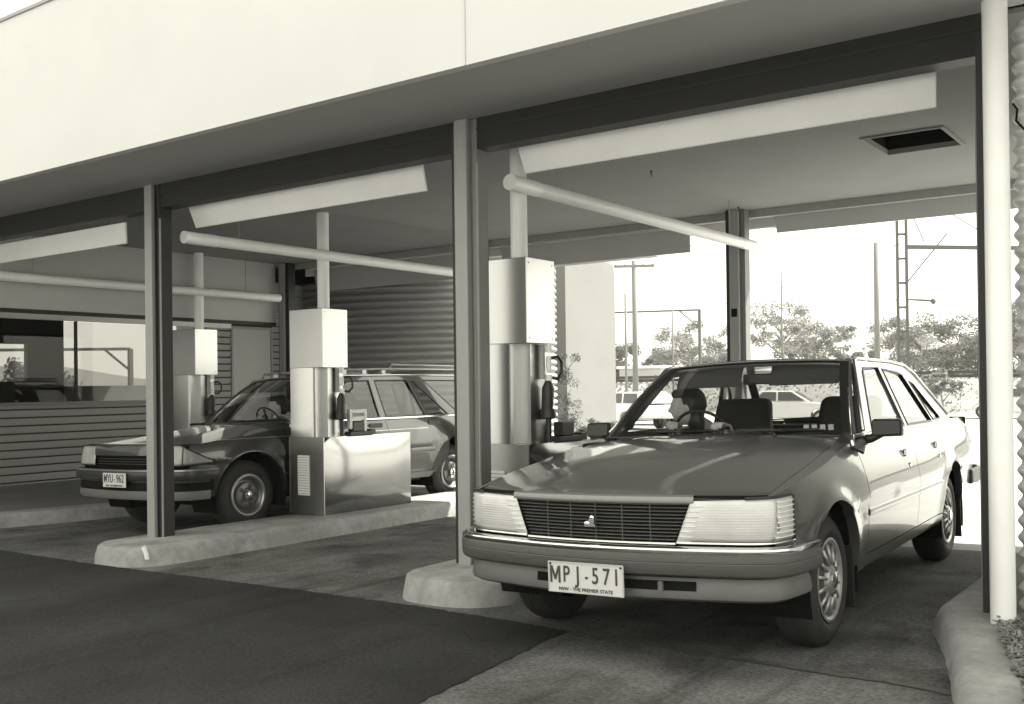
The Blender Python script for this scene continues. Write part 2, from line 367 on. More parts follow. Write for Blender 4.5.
post(-7.33, 9.43, 2.874, 'grey steel post behind the lane divider, hidden past the near post')
post(-4.09, 9.40, 2.874, 'grey steel post standing behind the sedan roof, with small plate')
MB().box(-.03, .03, -.075, -.071, 1.78, 1.86).build('plate', BLACK, bpy.data.objects['steel_post.004'])
r = tag(empty('steel_post', (-.975, 5.10, .09)), 'dark steel jamb post beside the white pipe', 'post', 'grey steel posts holding up the canopy')
MB().box(-.045, .02, -.03, .05, 0, 2.775).build('column', STEELD, r, bevel=.004)
MB().box(-.052, -.046, -.02, .045, 0, 2.5).build('guide_channel', STEELM, r)
# the white pipe and the corrugated wall to its right
r = tag(empty('downpipe', (-.904, 4.90, .07)), 'thick white painted pipe standing at the right edge of the open bay', 'pipe')
MB().lathe([(.0, 0), (.0525, 0), (.0525, 2.785), (0, 2.74)], (0, 0, 0), (0, 0, 1), 36).build('pipe', PIPEW, r, angle=40)
def corr(path, z0, z1, pitch, amp, name, m, parent=None, per=8, valley=0):
    rows = []; n = int((z1-z0)/pitch*per)
    nor = []
    for i, p in enumerate(path):
        a, b = Vector(path[max(0, i-1)]), Vector(path[min(len(path)-1, i+1)]); e = (b-a).normalized(); nor.append(Vector((e.y, -e.x)))
    for k in range(n+1):
        z = z0+(z1-z0)*k/n; d = amp*(cos(2*pi*(z-z0)/pitch) if not valley else 1-2*abs(sin(pi*(z-z0)/pitch))**valley)
        rows.append([(p[0]+q.x*d, p[1]+q.y*d, z) for p, q in zip(path, nor)])
    o = MB().grid(rows).build(name, m, smooth=True, solid=.004); o.parent = parent; return o
ZINC = mat('pale zinc sheet', 0.75, 0.4, metal=0.2, var=0.1, scale=4)
pth = [(-.866, 8.0), (-.866, 6.5), (-.866, 5.12)]+[(-.866+.1-.1*cos(t), 5.12-.1*sin(t)) for t in lin(.1, pi/2, 12)]+[(.4, 5.02), (3.0, 5.02)]
o = corr(pth, 0.08, 2.79, .0762, .011, 'corrugated_wall', ZINC); tag(o, 'pale corrugated iron wall with a rounded corner right of the white pipe', 'wall')
tag(MB().tube([(-.86, 5.05, 2.42), (-.835, 5.0, 2.38), (-.84, 5.0, 2.33), (-.81, 4.99, 2.29), (-.77, 4.99, 2.24)], .005, 6).build('cable', BLACK), 'short black cable hanging on the corrugated iron', 'cable')

# ------------------------------------------------------------------ hanging panels and long white tubes, unlit
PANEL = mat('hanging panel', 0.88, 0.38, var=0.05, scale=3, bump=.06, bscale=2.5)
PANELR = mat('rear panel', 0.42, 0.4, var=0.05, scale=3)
def panel(x0, x1, y, z0, z1, lean, label, m, grp):
    r = tag(empty('hanging_board', ((x0+x1)/2, y, z1)), label, 'board', grp); hw = (x1-x0)/2; h = z1-z0
    MB().add([(sx*hw*(1 if k else .985), (0 if k else lean)+t, 0 if k else -h) for k in (1, 0) for sx in (-1, 1) for t in (0, .018)],
             [(0, 2, 6, 4), (1, 5, 7, 3), (0, 1, 3, 2), (4, 6, 7, 5), (0, 4, 5, 1), (2, 3, 7, 6)]).build('sheet_face', m, r, bevel=.003)
    for sx in (-.8, .8): MB().tube([(sx*hw, .03, -.02), (sx*hw, .03, 2.876-z1)], .008, 6).build('hanger', STEEL, r)
    return r
gf = 'white boards hung across the front of the bays'; gr_ = 'boards hung across the rear of the bays'
panel(-3.80, -1.245, 5.30, 2.545, 2.735, .07, 'bright white board hung above the sedan under the canopy', PANEL, gf)
panel(-7.19, -4.60, 5.30, 2.535, 2.725, .07, 'pale board hung above the dark wagon, half of it in shade', PANEL, gf)
panel(-10.65, -8.08, 5.30, 2.485, 2.67, .02, 'dull pale board hung in the leftmost bay of the canopy', PANEL, gf)
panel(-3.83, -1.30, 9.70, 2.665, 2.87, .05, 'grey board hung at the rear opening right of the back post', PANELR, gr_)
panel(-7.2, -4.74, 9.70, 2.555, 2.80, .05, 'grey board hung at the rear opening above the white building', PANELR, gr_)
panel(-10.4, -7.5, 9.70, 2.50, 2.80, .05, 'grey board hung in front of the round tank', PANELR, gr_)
def hanging_tube(x, y0, y1, z, label):
    r = tag(empty('hanging_tube', (x, y0, z)), label, 'tube', 'long white tubes hung along the lanes'); L = y1-y0
    MB().lathe([(0, 0.004), (.046, 0.004), (.05, .012), (.05, L), (0, L)], (0, 0, 0), (0, 1, 0), 24).build('tube', PIPEW, r, angle=40)
    MB().lathe([(0, 0), (.053, 0), (.053, .32), (.0505, .322)], (0, 0, 0), (0, 1, 0), 24).build('end_cap', mat('white cap', .93, .3), r, angle=40)
    MB().lathe([(.0505, L-.3), (.053, L-.3), (.053, L+.006), (0, L+.006)], (0, 0, 0), (0, 1, 0), 24).build('end_cap', mat('white cap', .93, .3), r, angle=40)
    for t in (.14, .86):
        MB().tube([(0, L*t, .05), (0, L*t, 2.876-z)], .004, 6).build('hanger', STEEL, r)
    return r
hanging_tube(-3.92, 5.39, 9.42, 2.51, 'long white tube over the sedan, nearest of the three')
hanging_tube(-7.20, 5.27, 9.35, 2.45, 'long white tube over the stainless cabinet, middle of the three')
hanging_tube(-10.53, 5.25, 9.20, 2.385, 'long white tube in front of the pale bulkhead, farthest of the three')

# ------------------------------------------------------------------ teller stations
def station(x, y, z, label, holder=False):
    """origin: front right corner of the cabinet foot"""
    r = tag(empty('teller_station', (x, y, z)), label, 'teller station', 'stainless teller stations with overhead pipe')
    # cabinet, sides gently bulged like thin sheet
    def bulged(x0, x1, y0, y1, z0, z1, bx, by):
        mb = MB(); n = 12
        def q(u, v): return (1-(2*u-1)**4)*(1-(2*v-1)**4)
        mb.grid([[(x1+bx*q(u, v), y0+(y1-y0)*u, z0+(z1-z0)*v) for u in lin(0, 1, n)] for v in lin(0, 1, n)])
        mb.grid([[(x0-bx*q(u, v), y0+(y1-y0)*u, z0+(z1-z0)*v) for u in lin(0, 1, n)] for v in lin(0, 1, n)])
        mb.grid([[(x0+(x1-x0)*u, y1, z0+(z1-z0)*v) for u in (0, 1)] for v in (0, 1)])
        mb.grid([[(x0+(x1-x0)*u, y0+(y1-y0)*v, z1) for u in (0, 1)] for v in (0, 1)])
        return mb
    cab = bulged(-.47, 0, 0, 1.22, 0, .735, .032, .006).build('cabinet', INOXP, r, angle=30)
    MB().grid([[(-.47+.47*u, -.004*(1-(2*u-1)**4)*(1-(2*v-1)**4), .735*v) for u in lin(0, 1, 9)] for v in lin(0, 1, 9)]).build('front_panel', mat('dull stainless', .34, .42, metal=1, var=.06, scale=30, stretch=(8, 8, .4)), r, smooth=True)
    for xx, yy in ((-.47, 0), (0, 0)):
        MB().box(xx-.004, xx+.008 if xx < -.1 else xx+.003, yy-.003, yy+.008, 0, .735).build('edge_trim', INOX, cab)
    vt = MB().box(-.345, -.185, -.012, -.004, .18, .56)
    v_ = vt.build('vent_grille', mat('ivory grille', .90, .5), r)
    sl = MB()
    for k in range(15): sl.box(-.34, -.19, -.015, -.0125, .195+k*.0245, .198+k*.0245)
    sl.build('slat_shadow', mat('grille shadow', .2, .6), v_)  # thin dark strips drawn as the shadow lines of the grille
    lb = MB().box(.012, .014, .50, .70, .60, .69).build('notice_plate', mat('engraved plate', .5, .25, metal=.9), cab)
    # pedestal with rounded folded front
    ped = MB().prism([(-.455, .006), (-.17, .006), (-.145, .014), (-.135, .03), (-.135, .12), (-.06, .12), (-.06, .32), (-.455, .32)], 2, .736, 1.40).build('pedestal', INOX, r, angle=25)
    MB().box(-.455, 0.0, .0, .33, 1.395, 1.955).build('housing', INOX, r, bevel=.004)
    hs = r.children[-1]
    sc = MB()
    for yy in (.03, .30):
        for zz in (1.43, 1.92): sc.lathe([(0, .003), (.004, .002), (.005, 0)], (.0, yy, zz), (1, 0, 0), 8)
    sc.build('screw', BLACK, hs)
    MB().lathe([(.058, 0), (.058, 2.876-z-1.955)], (-.21, .22, 1.955), (0, 0, 1), 24).build('overhead_pipe', PIPEW, r, smooth=True)
    # receiver tube, nozzle and carrier holder at the side facing the driver
    rc = MB().tube([(-.035, .22, 1.39), (-.035, .22, 1.16)], .022, 12).build('receiver_tube', mat('grey tube', .35, .3), r, angle=40)
    MB().tube([(.0, .25, 1.40), (.0, .25, 1.34)], .022, 12).tube([(.0, .25, 1.31), (.0, .25, 1.22)], .018, 12).tube([(.0, .25, 1.19), (.0, .25, 1.14)], .024, 12).build('coupling', PIPEW, rc, angle=40)
    MB().tube([(.0, .24, 1.15), (.0, .24, 1.10), (-.01, .24, .96), (-.01, .24, .955), (0, .24, .90), (0, .24, .895), (0, .24, .74)], [.02, .042, .04, .055, .055, .02, .02], 14).build('receiver_neck', mat('black rubber', .02, .45), r, angle=40)
    MB().tube([(.01, .26, 1.30), (.03, .31, 1.31), (.03, .36, 1.28), (.03, .36, 1.20), (.03, .31, 1.16), (.01, .27, 1.17)], .011, 8).build('pull_handle', mat('black rubber', .02, .45), r, smooth=True)
    if holder: MB().box(-.02, .02, .33, .365, .80, .99).box(-.02, .02, .53, .565, .76, .99).box(-.02, .02, .366, .529, .955, .989).box(-.02, .02, .366, .529, .885, .92).build('carrier_holder', WHITE, r, bevel=.004)
    MB().box(-.06, .03, .33, .62, .737, .775).box(-.05, .025, .37, .52, .775, .87).box(-.05, .03, .60, .68, .737, .79).build('carrier', mat('black plastic', .02, .4), r, bevel=.008)
    return r
station(-7.08, 6.71, gz(-7.08, 6.7)+.152, 'stainless teller station on the island before the dark wagon, vented cabinet in full view', True)
station(-3.80, 5.395, gz(-3.8, 5.4)+.152, 'stainless teller station behind the sedan bonnet, beside the near post')
station(-10.40, 7.76, gz(-10.4, 7.7)+.182, 'stainless teller station against the ribbed wall, beyond the dark wagon bonnet')

# ------------------------------------------------------------------ the office wall on the left
off = tag(empty('office_building', (-15.5, 7, -.1)), 'low ribbed-clad office with long window along the far lane', 'building')
def opart(mb, name, m, parent=None, **k):
    o = mb.build(name, m, **k); o.parent = parent or off
    if not parent: o.matrix_parent_inverse = Matrix.Translation(-off.location)
    return o
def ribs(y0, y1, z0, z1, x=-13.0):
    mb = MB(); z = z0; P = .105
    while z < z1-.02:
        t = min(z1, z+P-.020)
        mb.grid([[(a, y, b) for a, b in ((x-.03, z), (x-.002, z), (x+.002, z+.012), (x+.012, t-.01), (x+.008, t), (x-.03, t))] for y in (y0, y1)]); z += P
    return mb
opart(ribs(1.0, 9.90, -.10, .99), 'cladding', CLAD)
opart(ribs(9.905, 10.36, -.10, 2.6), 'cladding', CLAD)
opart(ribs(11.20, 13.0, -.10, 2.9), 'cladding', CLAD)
opart(MB().box(-13.3, -13.03, 1.0, 9.9, -.15, .98).box(-13.3, -13.03, 9.9, 13, -.15, 2.9), 'wall_core', mat('lap shadow paint', .05, .8, spec=.2))  # dark core painted to read as shade in the gaps between boards
wn = opart(MB().box(-13.06, -12.98, 1.0, 9.9, .99, 1.035).box(-13.06, -12.985, 9.86, 9.9, 1.036, 2.13), 'window_frame', STEELM)
opart(MB().box(-13.04, -13.034, 1.0, 9.858, 1.036, 2.128), 'window_pane', WGLASS, wn)
opart(MB().box(-13.05, -13.0, 7.76, 7.785, 1.036, 2.128), 'mullion', STEELD, wn)
opart(MB().box(-13.06, -12.97, 1.0, 10.36, 2.132, 2.22), 'window_head', WHITE)
opart(MB().box(-13.3, -13.02, 1.0, 13, 2.222, 2.92), 'upper_wall', BULK)
dr = opart(MB().box(-13.03, -12.99, 10.40, 11.16, -.10, 2.13), 'door', BULK)
opart(MB().box(-13.04, -12.97, 10.362, 10.398, -.10, 2.17).box(-13.04, -12.97, 11.162, 11.198, -.10, 2.17).box(-13.04, -12.97, 10.398, 11.162, 2.132, 2.17), 'door_frame', STEEL, dr)
opart(MB().box(-12.985, -12.95, 11.07, 11.10, .95, 1.05), 'door_handle', INOX, dr)
opart(MB().box(-21, -10.87, 1.0, 13.2, 2.93, 3.1), 'roof', STEEL)
opart(MB().box(-12.96, -10.87, 1.0, 9.3, 2.90, 2.925), 'lobby_ceiling', BULK)
opart(MB().box(-19.2, -13.3, 1.0, 13, -.16, -.09), 'office_floor', PAVE)
opart(MB().box(-19.2, -13.3, 1.0, 13, 2.80, 2.92), 'office_ceiling', BULK)
opart(MB().box(-18.12, -18.0, 1.0, 9.80, 2.04, 2.80).box(-18.12, -18.0, 9.80, 10.5, -.09, 2.80).box(-18.12, -18.0, 1.0, 9.80, -.09, 1.36), 'reflection_partition', DARKP)  # dark wall added in place of the canopy's reflection in the window
opart(MB().box(-19.2, -19.1, 1.0, 13, -.09, 1.28), 'rear_wall', STEELM)
opart(MB().box(-17.9, -13.8, 12.9, 13, -.09, 2.8), 'side_wall', BULK)
opart(MB().box(-14.4, -13.5, 2, 9.0, .86, .90), 'counter', mat('grey counter', .35, .5))

# round corrugated tank, white building
def circ(cx, cy, r, n=72): return [(cx+r*cos(2*pi*k/n), cy-r*sin(2*pi*k/n)) for k in range(n+1)]
tk = tag(empty('water_tank', (-12.3, 14.2, -.3)), 'big round corrugated metal tank behind the dark wagon', 'water tank')
o = corr(circ(0, 0, 2.4)[::-1], 0, 4.3, .118, .030, 'tank_shell', TANK, tk, 12, 4)
MB().lathe([(2.45, 4.3), (2.45, 4.36), (0, 4.8)], (0, 0, 0), (0, 0, 1), 48).build('tank_roof', TANK, tk)
MB().box(2.28, 2.5, -1.1, -.72, .95, 1.35).build('access_plate', mat('dark plate', .06, .5), tk)
wb = tag(empty('white_building', (-13.5, 20, -.3)), 'plain white walled building behind the round tank, rounded parapet corner', 'building')
wv = MB()
prof = [(18.47, -.6), (18.47, 4.0), (20.42, 3.98), (20.50, 3.95), (20.55, 3.85), (20.58, 3.7), (20.58, -.6)]
wv.prism(prof, 0, -19.0, -11.98)
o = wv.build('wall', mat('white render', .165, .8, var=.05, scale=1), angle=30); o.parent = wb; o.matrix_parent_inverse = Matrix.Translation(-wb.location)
o = MB().box(-19.1, -11.93, 18.40, 18.46, 3.9, 4.04).build('parapet_cap', WHITE); o.parent = wb; o.matrix_parent_inverse = Matrix.Translation(-wb.location)
# ------------------------------------------------------------------ cars
CHROME = mat('chrome', 0.75, 0.10, metal=1.0)
RUBBER = mat('tyre rubber', 0.028, 0.75, var=0.25, scale=20, bump=.3, bscale=120)
BUMPR = mat('bumper rubber', 0.075, 0.45, var=.12, scale=12, stretch=(1, 1, 6))
TRIMB = mat('black trim', 0.02, 0.4)
INNER = mat('car interior vinyl', 0.045, 0.7, var=.15, scale=15)
INNERL = mat('car headlining', 0.22, 0.8)
CGLASS = glass('car window glass', 0.84)
LENS = mat('headlamp lens', 0.56, 0.18, var=.14, scale=5, coat=1)
_t = LENS.node_tree; _w = _t.nodes.new('ShaderNodeTexWave'); _w.bands_direction = 'Z'; _w.inputs['Scale'].default_value = 28; _c = _t.nodes.new('ShaderNodeTexCoord'); _t.links.new(_c.outputs['Object'], _w.inputs[0])
_b = _t.nodes.new('ShaderNodeBump'); _b.inputs['Strength'].default_value = .14; _b.inputs['Distance'].default_value = .004; _t.links.new(_w.outputs['Fac'], _b.inputs['Height']); _t.links.new(_b.outputs[0], _t.nodes['Principled BSDF'].inputs['Normal'])
LENSD = mat('indicator lens', 0.42, 0.15, coat=1)
PLATE = mat('number plate white', 0.62, .5, var=.04, scale=20)
INKM = mat('plate ink', 0.05, .5)
ALLOY = mat('wheel alloy', 0.42, 0.45, metal=.7, var=.08, scale=20)
ALLOYD = mat('wheel recess', 0.06, 0.5)

def text(body, size, loc, rot, m, parent, sx=1.0, name='lettering', ex=.0012, bold=0.0):
    c = bpy.data.curves.new(name, 'FONT'); c.body = body; c.size = size; c.align_x = 'CENTER'; c.align_y = 'CENTER'; c.extrude = ex; c.offset = bold
    o = bpy.data.objects.new(name, c); COL.objects.link(o); o.location = loc; o.rotation_euler = rot; o.scale = (sx, 1, 1); o.parent = parent; c.materials.append(m); return o

def plan_fn(pts):
    """plan outline from the centre line round the left corner, by arc length; mirrored for negative values"""
    P = [Vector(p) for p in pts]
    # Catmull-Rom dense sampling
    D = []
    for i in range(len(P)-1):
        p0 = P[i-1] if i else Vector((-P[1].x, P[1].y)); p1, p2 = P[i], P[i+1]; p3 = P[i+2] if i+2 < len(P) else P[i+1]*2-P[i]
        for k in range(10):
            t = k/10
            D.append(0.5*((2*p1)+(p2-p0)*t+(2*p0-5*p1+4*p2-p3)*t*t+(3*p1-p0-3*p2+p3)*t**3))
    D.append(P[-1]); L = [0]
    for a, b in zip(D, D[1:]): L.append(L[-1]+(b-a).length)
    def f(a, off=0.0):
        s = -1 if a < 0 else 1; a = min(abs(a), L[-1]-1e-6); i = 0
        while L[i+1] < a: i += 1
        t = (a-L[i])/(L[i+1]-L[i]); p = D[i].lerp(D[i+1], t); e = (D[min(i+2, len(D)-1)]-D[max(i-1, 0)]).normalized(); n = Vector((e.y, -e.x))
        q = p+n*off; return (s*q.x, q.y)
    def inv_v(v):      # arc length at which the outline reaches half-width v
        for i in range(len(D)-1):
            if D[i].x <= v <= D[i+1].x: return L[i]+(v-D[i].x)/(D[i+1].x-D[i].x+1e-9)*(L[i+1]-L[i])
        return L[-1]
    f.L = L[-1]; f.inv = inv_v; return f

def wheel_set(root, C, lab=None):
    R, rr, wd = C['R'], C['rim'], C['tw']
    for (s, side) in ((0, 1), (0, -1), (C['wb'], 1), (C['wb'], -1)):
        xo = C['track']*side
        t = empty('w', (0, 0, 0)); bpy.data.objects.remove(t)
        A = (side, 0, 0)
        # tyre: profile (radius, offset outward from the outer face plane)
        pr = [(rr-.005, -.02), (rr+.012, -.004), (rr+.03, .006), (R-.075, .012), (R-.05, .006), (R-.026, -.008), (R-.010, -.022), (R-.001, -.04), (R, -.06), (R, -wd+.05), (R-.008, -wd+.02), (R-.04, -wd), (rr, -wd+.01)]
        mb = MB().lathe(pr, (0, 0, 0), A, 56)
        for k in range(3): mb.lathe([(R-.0005, -.07-.03*k), (R+.003, -.072-.03*k), (R+.003, -.083-.03*k), (R-.0005, -.085-.03*k)], (0, 0, 0), A, 56)
        w_ = mb.build('wheel', RUBBER, root, angle=40); w_.location = (xo, s, R-.006)
        rm = MB().lathe([(rr+.004, -.006), (rr+.008, .002), (rr-.004, .004), (rr-.016, -.004), (rr-.022, -.02)], (0, 0, 0), A, 48)
        if C['wheel'] == 'slots':
            rm.lathe([(rr-.022, -.02), (rr-.03, -.022), (.082, -.004), (.065, .004), (.058, .014), (.03, .018), (0, .018)], (0, 0, 0), A, 48)
            o = rm.build('rim', ALLOY, w_, angle=30)
            sl = MB(); n = 14
            for k in range(n):
                a = 2*pi*k/n; d = Vector((0, cos(a), sin(a))); q = Vector((0, -sin(a), cos(a)))
                r0, r1 = .088, rr-.034
                h0, h1 = .012, .019
                pts = [d*r0-q*h0, d*r0+q*h0, d*r1+q*h1, d*r1-q*h1]; off = Vector((side, 0, 0))
                za, zb_ = -.0015, -.0195
                sl.add([pts[0]+off*za, pts[1]+off*za, pts[2]+off*zb_, pts[3]+off*zb_], [(0, 1, 2, 3)])
                # raised edge between slots
            sl.build('slot', ALLOYD, w_, fix=False)
            ribm = MB()
            for k in range(n):
                a = 2*pi*(k+.5)/n; d = Vector((0, cos(a), sin(a))); q = Vector((0, -sin(a), cos(a))); off = Vector((side, 0, 0))
                c0 = d*.078+off*.008; c1 = d*(rr-.026)+off*(-.009)
                ribm.tube([c0, c1], [.009, .010], 8)
            ribm.build('spoke', ALLOY, w_, smooth=True)
            MB().lathe([(.034, .012), (.036, .024), (.02, .03), (0, .031)], (0, 0, 0), A, 24).build('hub_cap', CHROME, w_, angle=40)
        else:
            rm.lathe([(rr-.022, -.02), (rr-.03, -.03), (rr-.05, -.055), (rr-.068, -.05), (rr-.075, -.02), (rr-.09, -.012), (.07, -.012), (.055, -.03), (0, -.03)], (0, 0, 0), A, 48)
            o = rm.build('rim', mat('styled steel', .22, .4, metal=.6), w_, angle=30)
            sl = MB()
            for k in range(5):
                a = 2*pi*k/5; d = Vector((0, cos(a), sin(a))); c = d*.088
                sl.lathe([(.0, -.0075), (.021, -.0075)], c, A, 14)
            sl.build('slot', ALLOYD, w_)
            MB().lathe([(rr+.002, .006), (rr-.004, .012), (rr-.02, .008), (rr-.028, -.008)], (0, 0, 0), A, 48).build('trim_ring', mat('dull trim ring', .40, .35, metal=.9), w_, smooth=True)
            MB().lathe([(.042, -.02), (.044, .012), (.03, .02), (0, .022)], (0, 0, 0), A, 24).build('hub_cap', CHROME, w_, angle=40)
        if lab and s == 0 and side == 1: w_['label'] = lab

def build_car(root, C):
    PAINT = C['paint']
    def W(s): return pw(C['W'], s)
    def zs(s): return pw(C['zs'], s)
    def ys(s): return W(s)-pw(C['tuck'], s)
    def zsill(s): return pw(C['sill'], s)
    zw = C['zw']; Ra = C['Ra']; zc = C['R']+.005; wb = C['wb']
    def zc_(s): return pw(C['zc'], s)
    plan = plan_fn(C['plan'])
    def yside(s, z):
        Wm = W(s); zt = zs(s); zb = zsill(s)
        if z >= zw:
            t = (z-zw)/(zt-zw); y = Wm-(Wm-ys(s))*(0.35*t+0.65*t**2.6)
        else:
            t = (zw-z)/(zw-.2); y = Wm-.012*(t > 0)-.055*t**2
        for c in (0, wb):                                        # arch flares
            d = hypot(s-c, z-zc)
            y += .016*exp(-((d-Ra)/.055)**2)*(1 if z > zc-.05 else .6)
        return y
    def zlow(s):
        for c in (0, wb):
            if abs(s-c) < Ra: return max(zsill(s), zc+sqrt(max(0, Ra*Ra-(s-c)**2)))
        return zsill(s)
    def side_patch(stn, sd, ztop=None, rows=18, low=None):
        g = []
        for s in stn:
            z0 = low(s) if low else zlow(s); z1 = ztop(s) if ztop else zs(s); col = []
            lev = [z0+(z1-z0)*(k/rows) for k in range(rows+1)]
            for z in lev: col.append((sd*yside(s, z), s, z))
            g.append(col)
        return g
    def arch_stn(c, a=0.0, b=pi): return [c-Ra*cos(a+(b-a)*k/28) for k in range(29)]
    sF = C['s_front']; sD = C['doors']; sE = C['s_rear']
    shade = 32
    for sd in (1, -1):
        # front wing
        mb = MB()
        mb.grid(side_patch(lin(sF, -Ra, 10), sd, low=zsill)); mb.grid(side_patch(arch_stn(0), sd, low=lambda s: zc+sqrt(max(0, Ra*Ra-s*s)))); mb.grid(side_patch(lin(Ra, sD[0]-.004, 8), sd, low=zsill))
        # wing top, between shoulder and bonnet gap
        yh = lambda s: pw(C['yh'], s)
        def top(v, s):
            a = abs(v)/ys(s); return zs(s)+(zc_(s)-zs(s))*(1-min(1, a)**2.4)
        stn = lin(sF, sD[0]-.004, 36)
        mb.grid([[(sd*(yh(s)+.003+(ys(s)-yh(s)-.003)*k/6), s, top(yh(s)+(ys(s)-yh(s))*k/6, s)) for k in range(7)] for s in stn])
        lip = [(sd*(yside(s, z)), s, z) for s, z in [(-Ra*cos(t), zc+Ra*sin(t)) for t in lin(0, pi, 29)]]
        mb.grid([lip, [(p[0]-sd*.05, p[1], p[2]) for p in lip]])
        # rolled gap edge
        mb.grid([[(sd*(yh(s)+.003), s, top(yh(s), s)) for s in stn], [(sd*(yh(s)+.003), s, top(yh(s), s)-.03) for s in stn]])
        o = mb.build('front_wing', PAINT, root, angle=shade)
        # doors
        for i in range(len(sD)-1):
            a, b = sD[i]+.003, sD[i+1]-.003
            mb = MB(); lowd = lambda s: max(zsill(s)+C['sillh'], (zc+sqrt(max(0, Ra*Ra-(s-wb)**2))+.0) if abs(s-wb) < Ra else 0)
            st = lin(a, b, 22)
            g = side_patch(st, sd, low=lowd); mb.grid(g)
            for e in (g[0], g[-1]): mb.grid([e, [(p[0]-sd*.03, p[1], p[2]) for p in e]])
            bt = [c[0] for c in g]; mb.grid([bt, [(p[0]-sd*.03, p[1], p[2]) for p in bt]])
            tp = [c[-1] for c in g]; mb.grid([tp, [(p[0]-sd*.05, p[1], p[2]+.004) for p in tp]])
            dn = 'front_door' if i == 0 else 'rear_door'
            d = mb.build(dn, PAINT, root, angle=shade)
            hs = b-.17; hz = C['hz']; hy = yside(hs, hz)
            if C['handle'] == 'chrome':
                MB().box(-.085, .085, 0, .020, -.022, .022).build('door_handle', CHROME, d, bevel=.008).location = (0, 0, 0)
                h = d.children[-1]; h.rotation_euler = (0, 0, -sd*pi/2); h.location = (sd*(hy-.002), hs, hz)
                MB().lathe([(0, .006), (.013, .005), (.014, 0)], (sd*(yside(hs, hz-.075)), hs-.01, hz-.075), (sd, 0, 0), 14).build('key_lock', CHROME, d)
            else:
                MB().box(-.10, .10, -.002, .012, -.028, .028).build('door_handle', TRIMB, d, bevel=.006)
                h = d.children[-1]; h.rotation_euler = (0, 0, -sd*pi/2); h.location = (sd*(hy-.002), hs, hz)
            zr = C['rub']; stn2 = lin(a+.001, b-.001, 14)
            stn2 = [s for s in stn2 if abs(s-wb) > sqrt(max(0, Ra*Ra-(zr-zc)**2))+.02]
            MB().grid([[(sd*(yside(s, zr+dz)+of), s, zr+dz) for s in stn2] for dz, of in ((-.022, .0), (-.017, .006), (.008, .005), (.017, 0))]).build('rub_strip', C['rubm'], d, angle=40)
        # rear quarter
        mb = MB(); a = sD[-1]+.003
        if a < wb+Ra:
            t0 = math.acos(max(-1, min(1, (wb-a)/Ra))) if a > wb-Ra else 0
            if a < wb-Ra: mb.grid(side_patch(lin(a, wb-Ra, 6), sd, low=zsill))
            mb.grid(side_patch(arch_stn(wb, t0, pi), sd, low=lambda s: zc+sqrt(max(0, Ra*Ra-(s-wb)**2))))
        mb.grid(side_patch(lin(wb+Ra, sE, 14), sd, low=zsill))
        lip = [(sd*yside(s, z), s, z) for s, z in [(wb-Ra*cos(t), zc+Ra*sin(t)) for t in lin(0, pi, 29)]]
        mb.grid([lip, [(p[0]-sd*.05, p[1], p[2]) for p in lip]])
        mb.build('rear_quarter', PAINT, root, angle=shade)
        # sill
        stn = lin(Ra+.0, wb-Ra, 20)
        MB().grid([[(sd*yside(s, zsill(s)+C['sillh']-.006), s, zsill(s)+C['sillh']-.006), (sd*yside(s, zsill(s)+.03), s, zsill(s)+.03), (sd*(yside(s, zsill(s))-.01), s, zsill(s)), (sd*(yside(s, zsill(s))-.2), s, zsill(s)-.01)] for s in stn]).build('sill', C.get('sillm', PAINT), root, angle=35)
        # wheel wells and dark inner side
        for c in (0, wb):
            ww = MB()
            arc = [(c-(Ra+.012)*cos(t), zc+(Ra+.012)*sin(t)) for t in lin(-.35, pi+.35, 26)]
            yo = min(yside(c, zc+Ra), W(c))-.02
            ww.grid([[(sd*yo, s, z) for s, z in arc], [(sd*(yo-.36), s, z) for s, z in arc]])
            ww.add([(sd*(yo-.36), s, z) for s, z in arc], [tuple(range(len(arc)))])
            ww.build('wheel_well', BLACK, root)
        s0, s1 = Ra+.02, wb-Ra-.02
        MB().grid([[(sd*(yside(s, z)-.04), s, z) for s in lin(s0, s1+.35, 8)] for z in lin(.34 if True else 0, zs(1.5)-.01, 6)]).build('inner_side', INNER, root)
        if C.get('mudflap'):
            for c in (0, wb):
                yo = W(c)-.03
                MB().box(min(sd*(yo-.2), sd*yo), max(sd*(yo-.2), sd*yo), c+Ra-.02, c+Ra-.008, .11, zc+.1).build('mud_flap', TRIMB, root, bevel=.004)
    # bonnet
    vs = [i/16 for i in range(-16, 17)]
    def sfront(v): return plan(plan.inv(abs(v)))[1]+C['hood_in']
    def srear(v): return C['cowl'][0]+C['cowl'][1]*(abs(v)/.7)**2
    def topc(v, s):
        a = abs(v)/ys(s); z = zs(s)+(zc_(s)-zs(s))*(1-min(1, a)**2.4)
        e = abs(v)/pw(C['yh'], s)
        return z+C.get('ridge', .0035)*(1/(1+exp((e-.63)*38)))*max(0, min(1, (s+.62)/1.0))      # raised centre panel
    rows = []
    for k in range(41):
        t = k/40; row = []
        for u in vs:
            v0 = u*(pw(C['yh'], sF)); s = sfront(v0)+(srear(u*.68)-sfront(v0))*t; v = u*(pw(C['yh'], s))
            row.append((v, s, topc(v, s)-(.018*(1-min(1, t*12))**2)))
        rows.append(row)
    front = rows[0]
    mb = MB().grid(rows); mb.grid([front, [(p[0], p[1]+.006, p[2]-.022) for p in front], [(p[0], p[1]+.05, p[2]-.03) for p in front]])
    for e in (0, -1): mb.grid([[r[e] for r in rows], [(r[e][0]*.995, r[e][1], r[e][2]-.03) for r in rows]])
    mb.grid([rows[-1], [(p[0], p[1]+.01, p[2]-.02) for p in rows[-1]]])
    mb.build('bonnet', PAINT, root, angle=38)
    # dark engine-bay floor, underbody and cowl
    MB().box(-.72, .72, sF+.10, srear(0), .30, .60).build('engine_bay', BLACK, root)
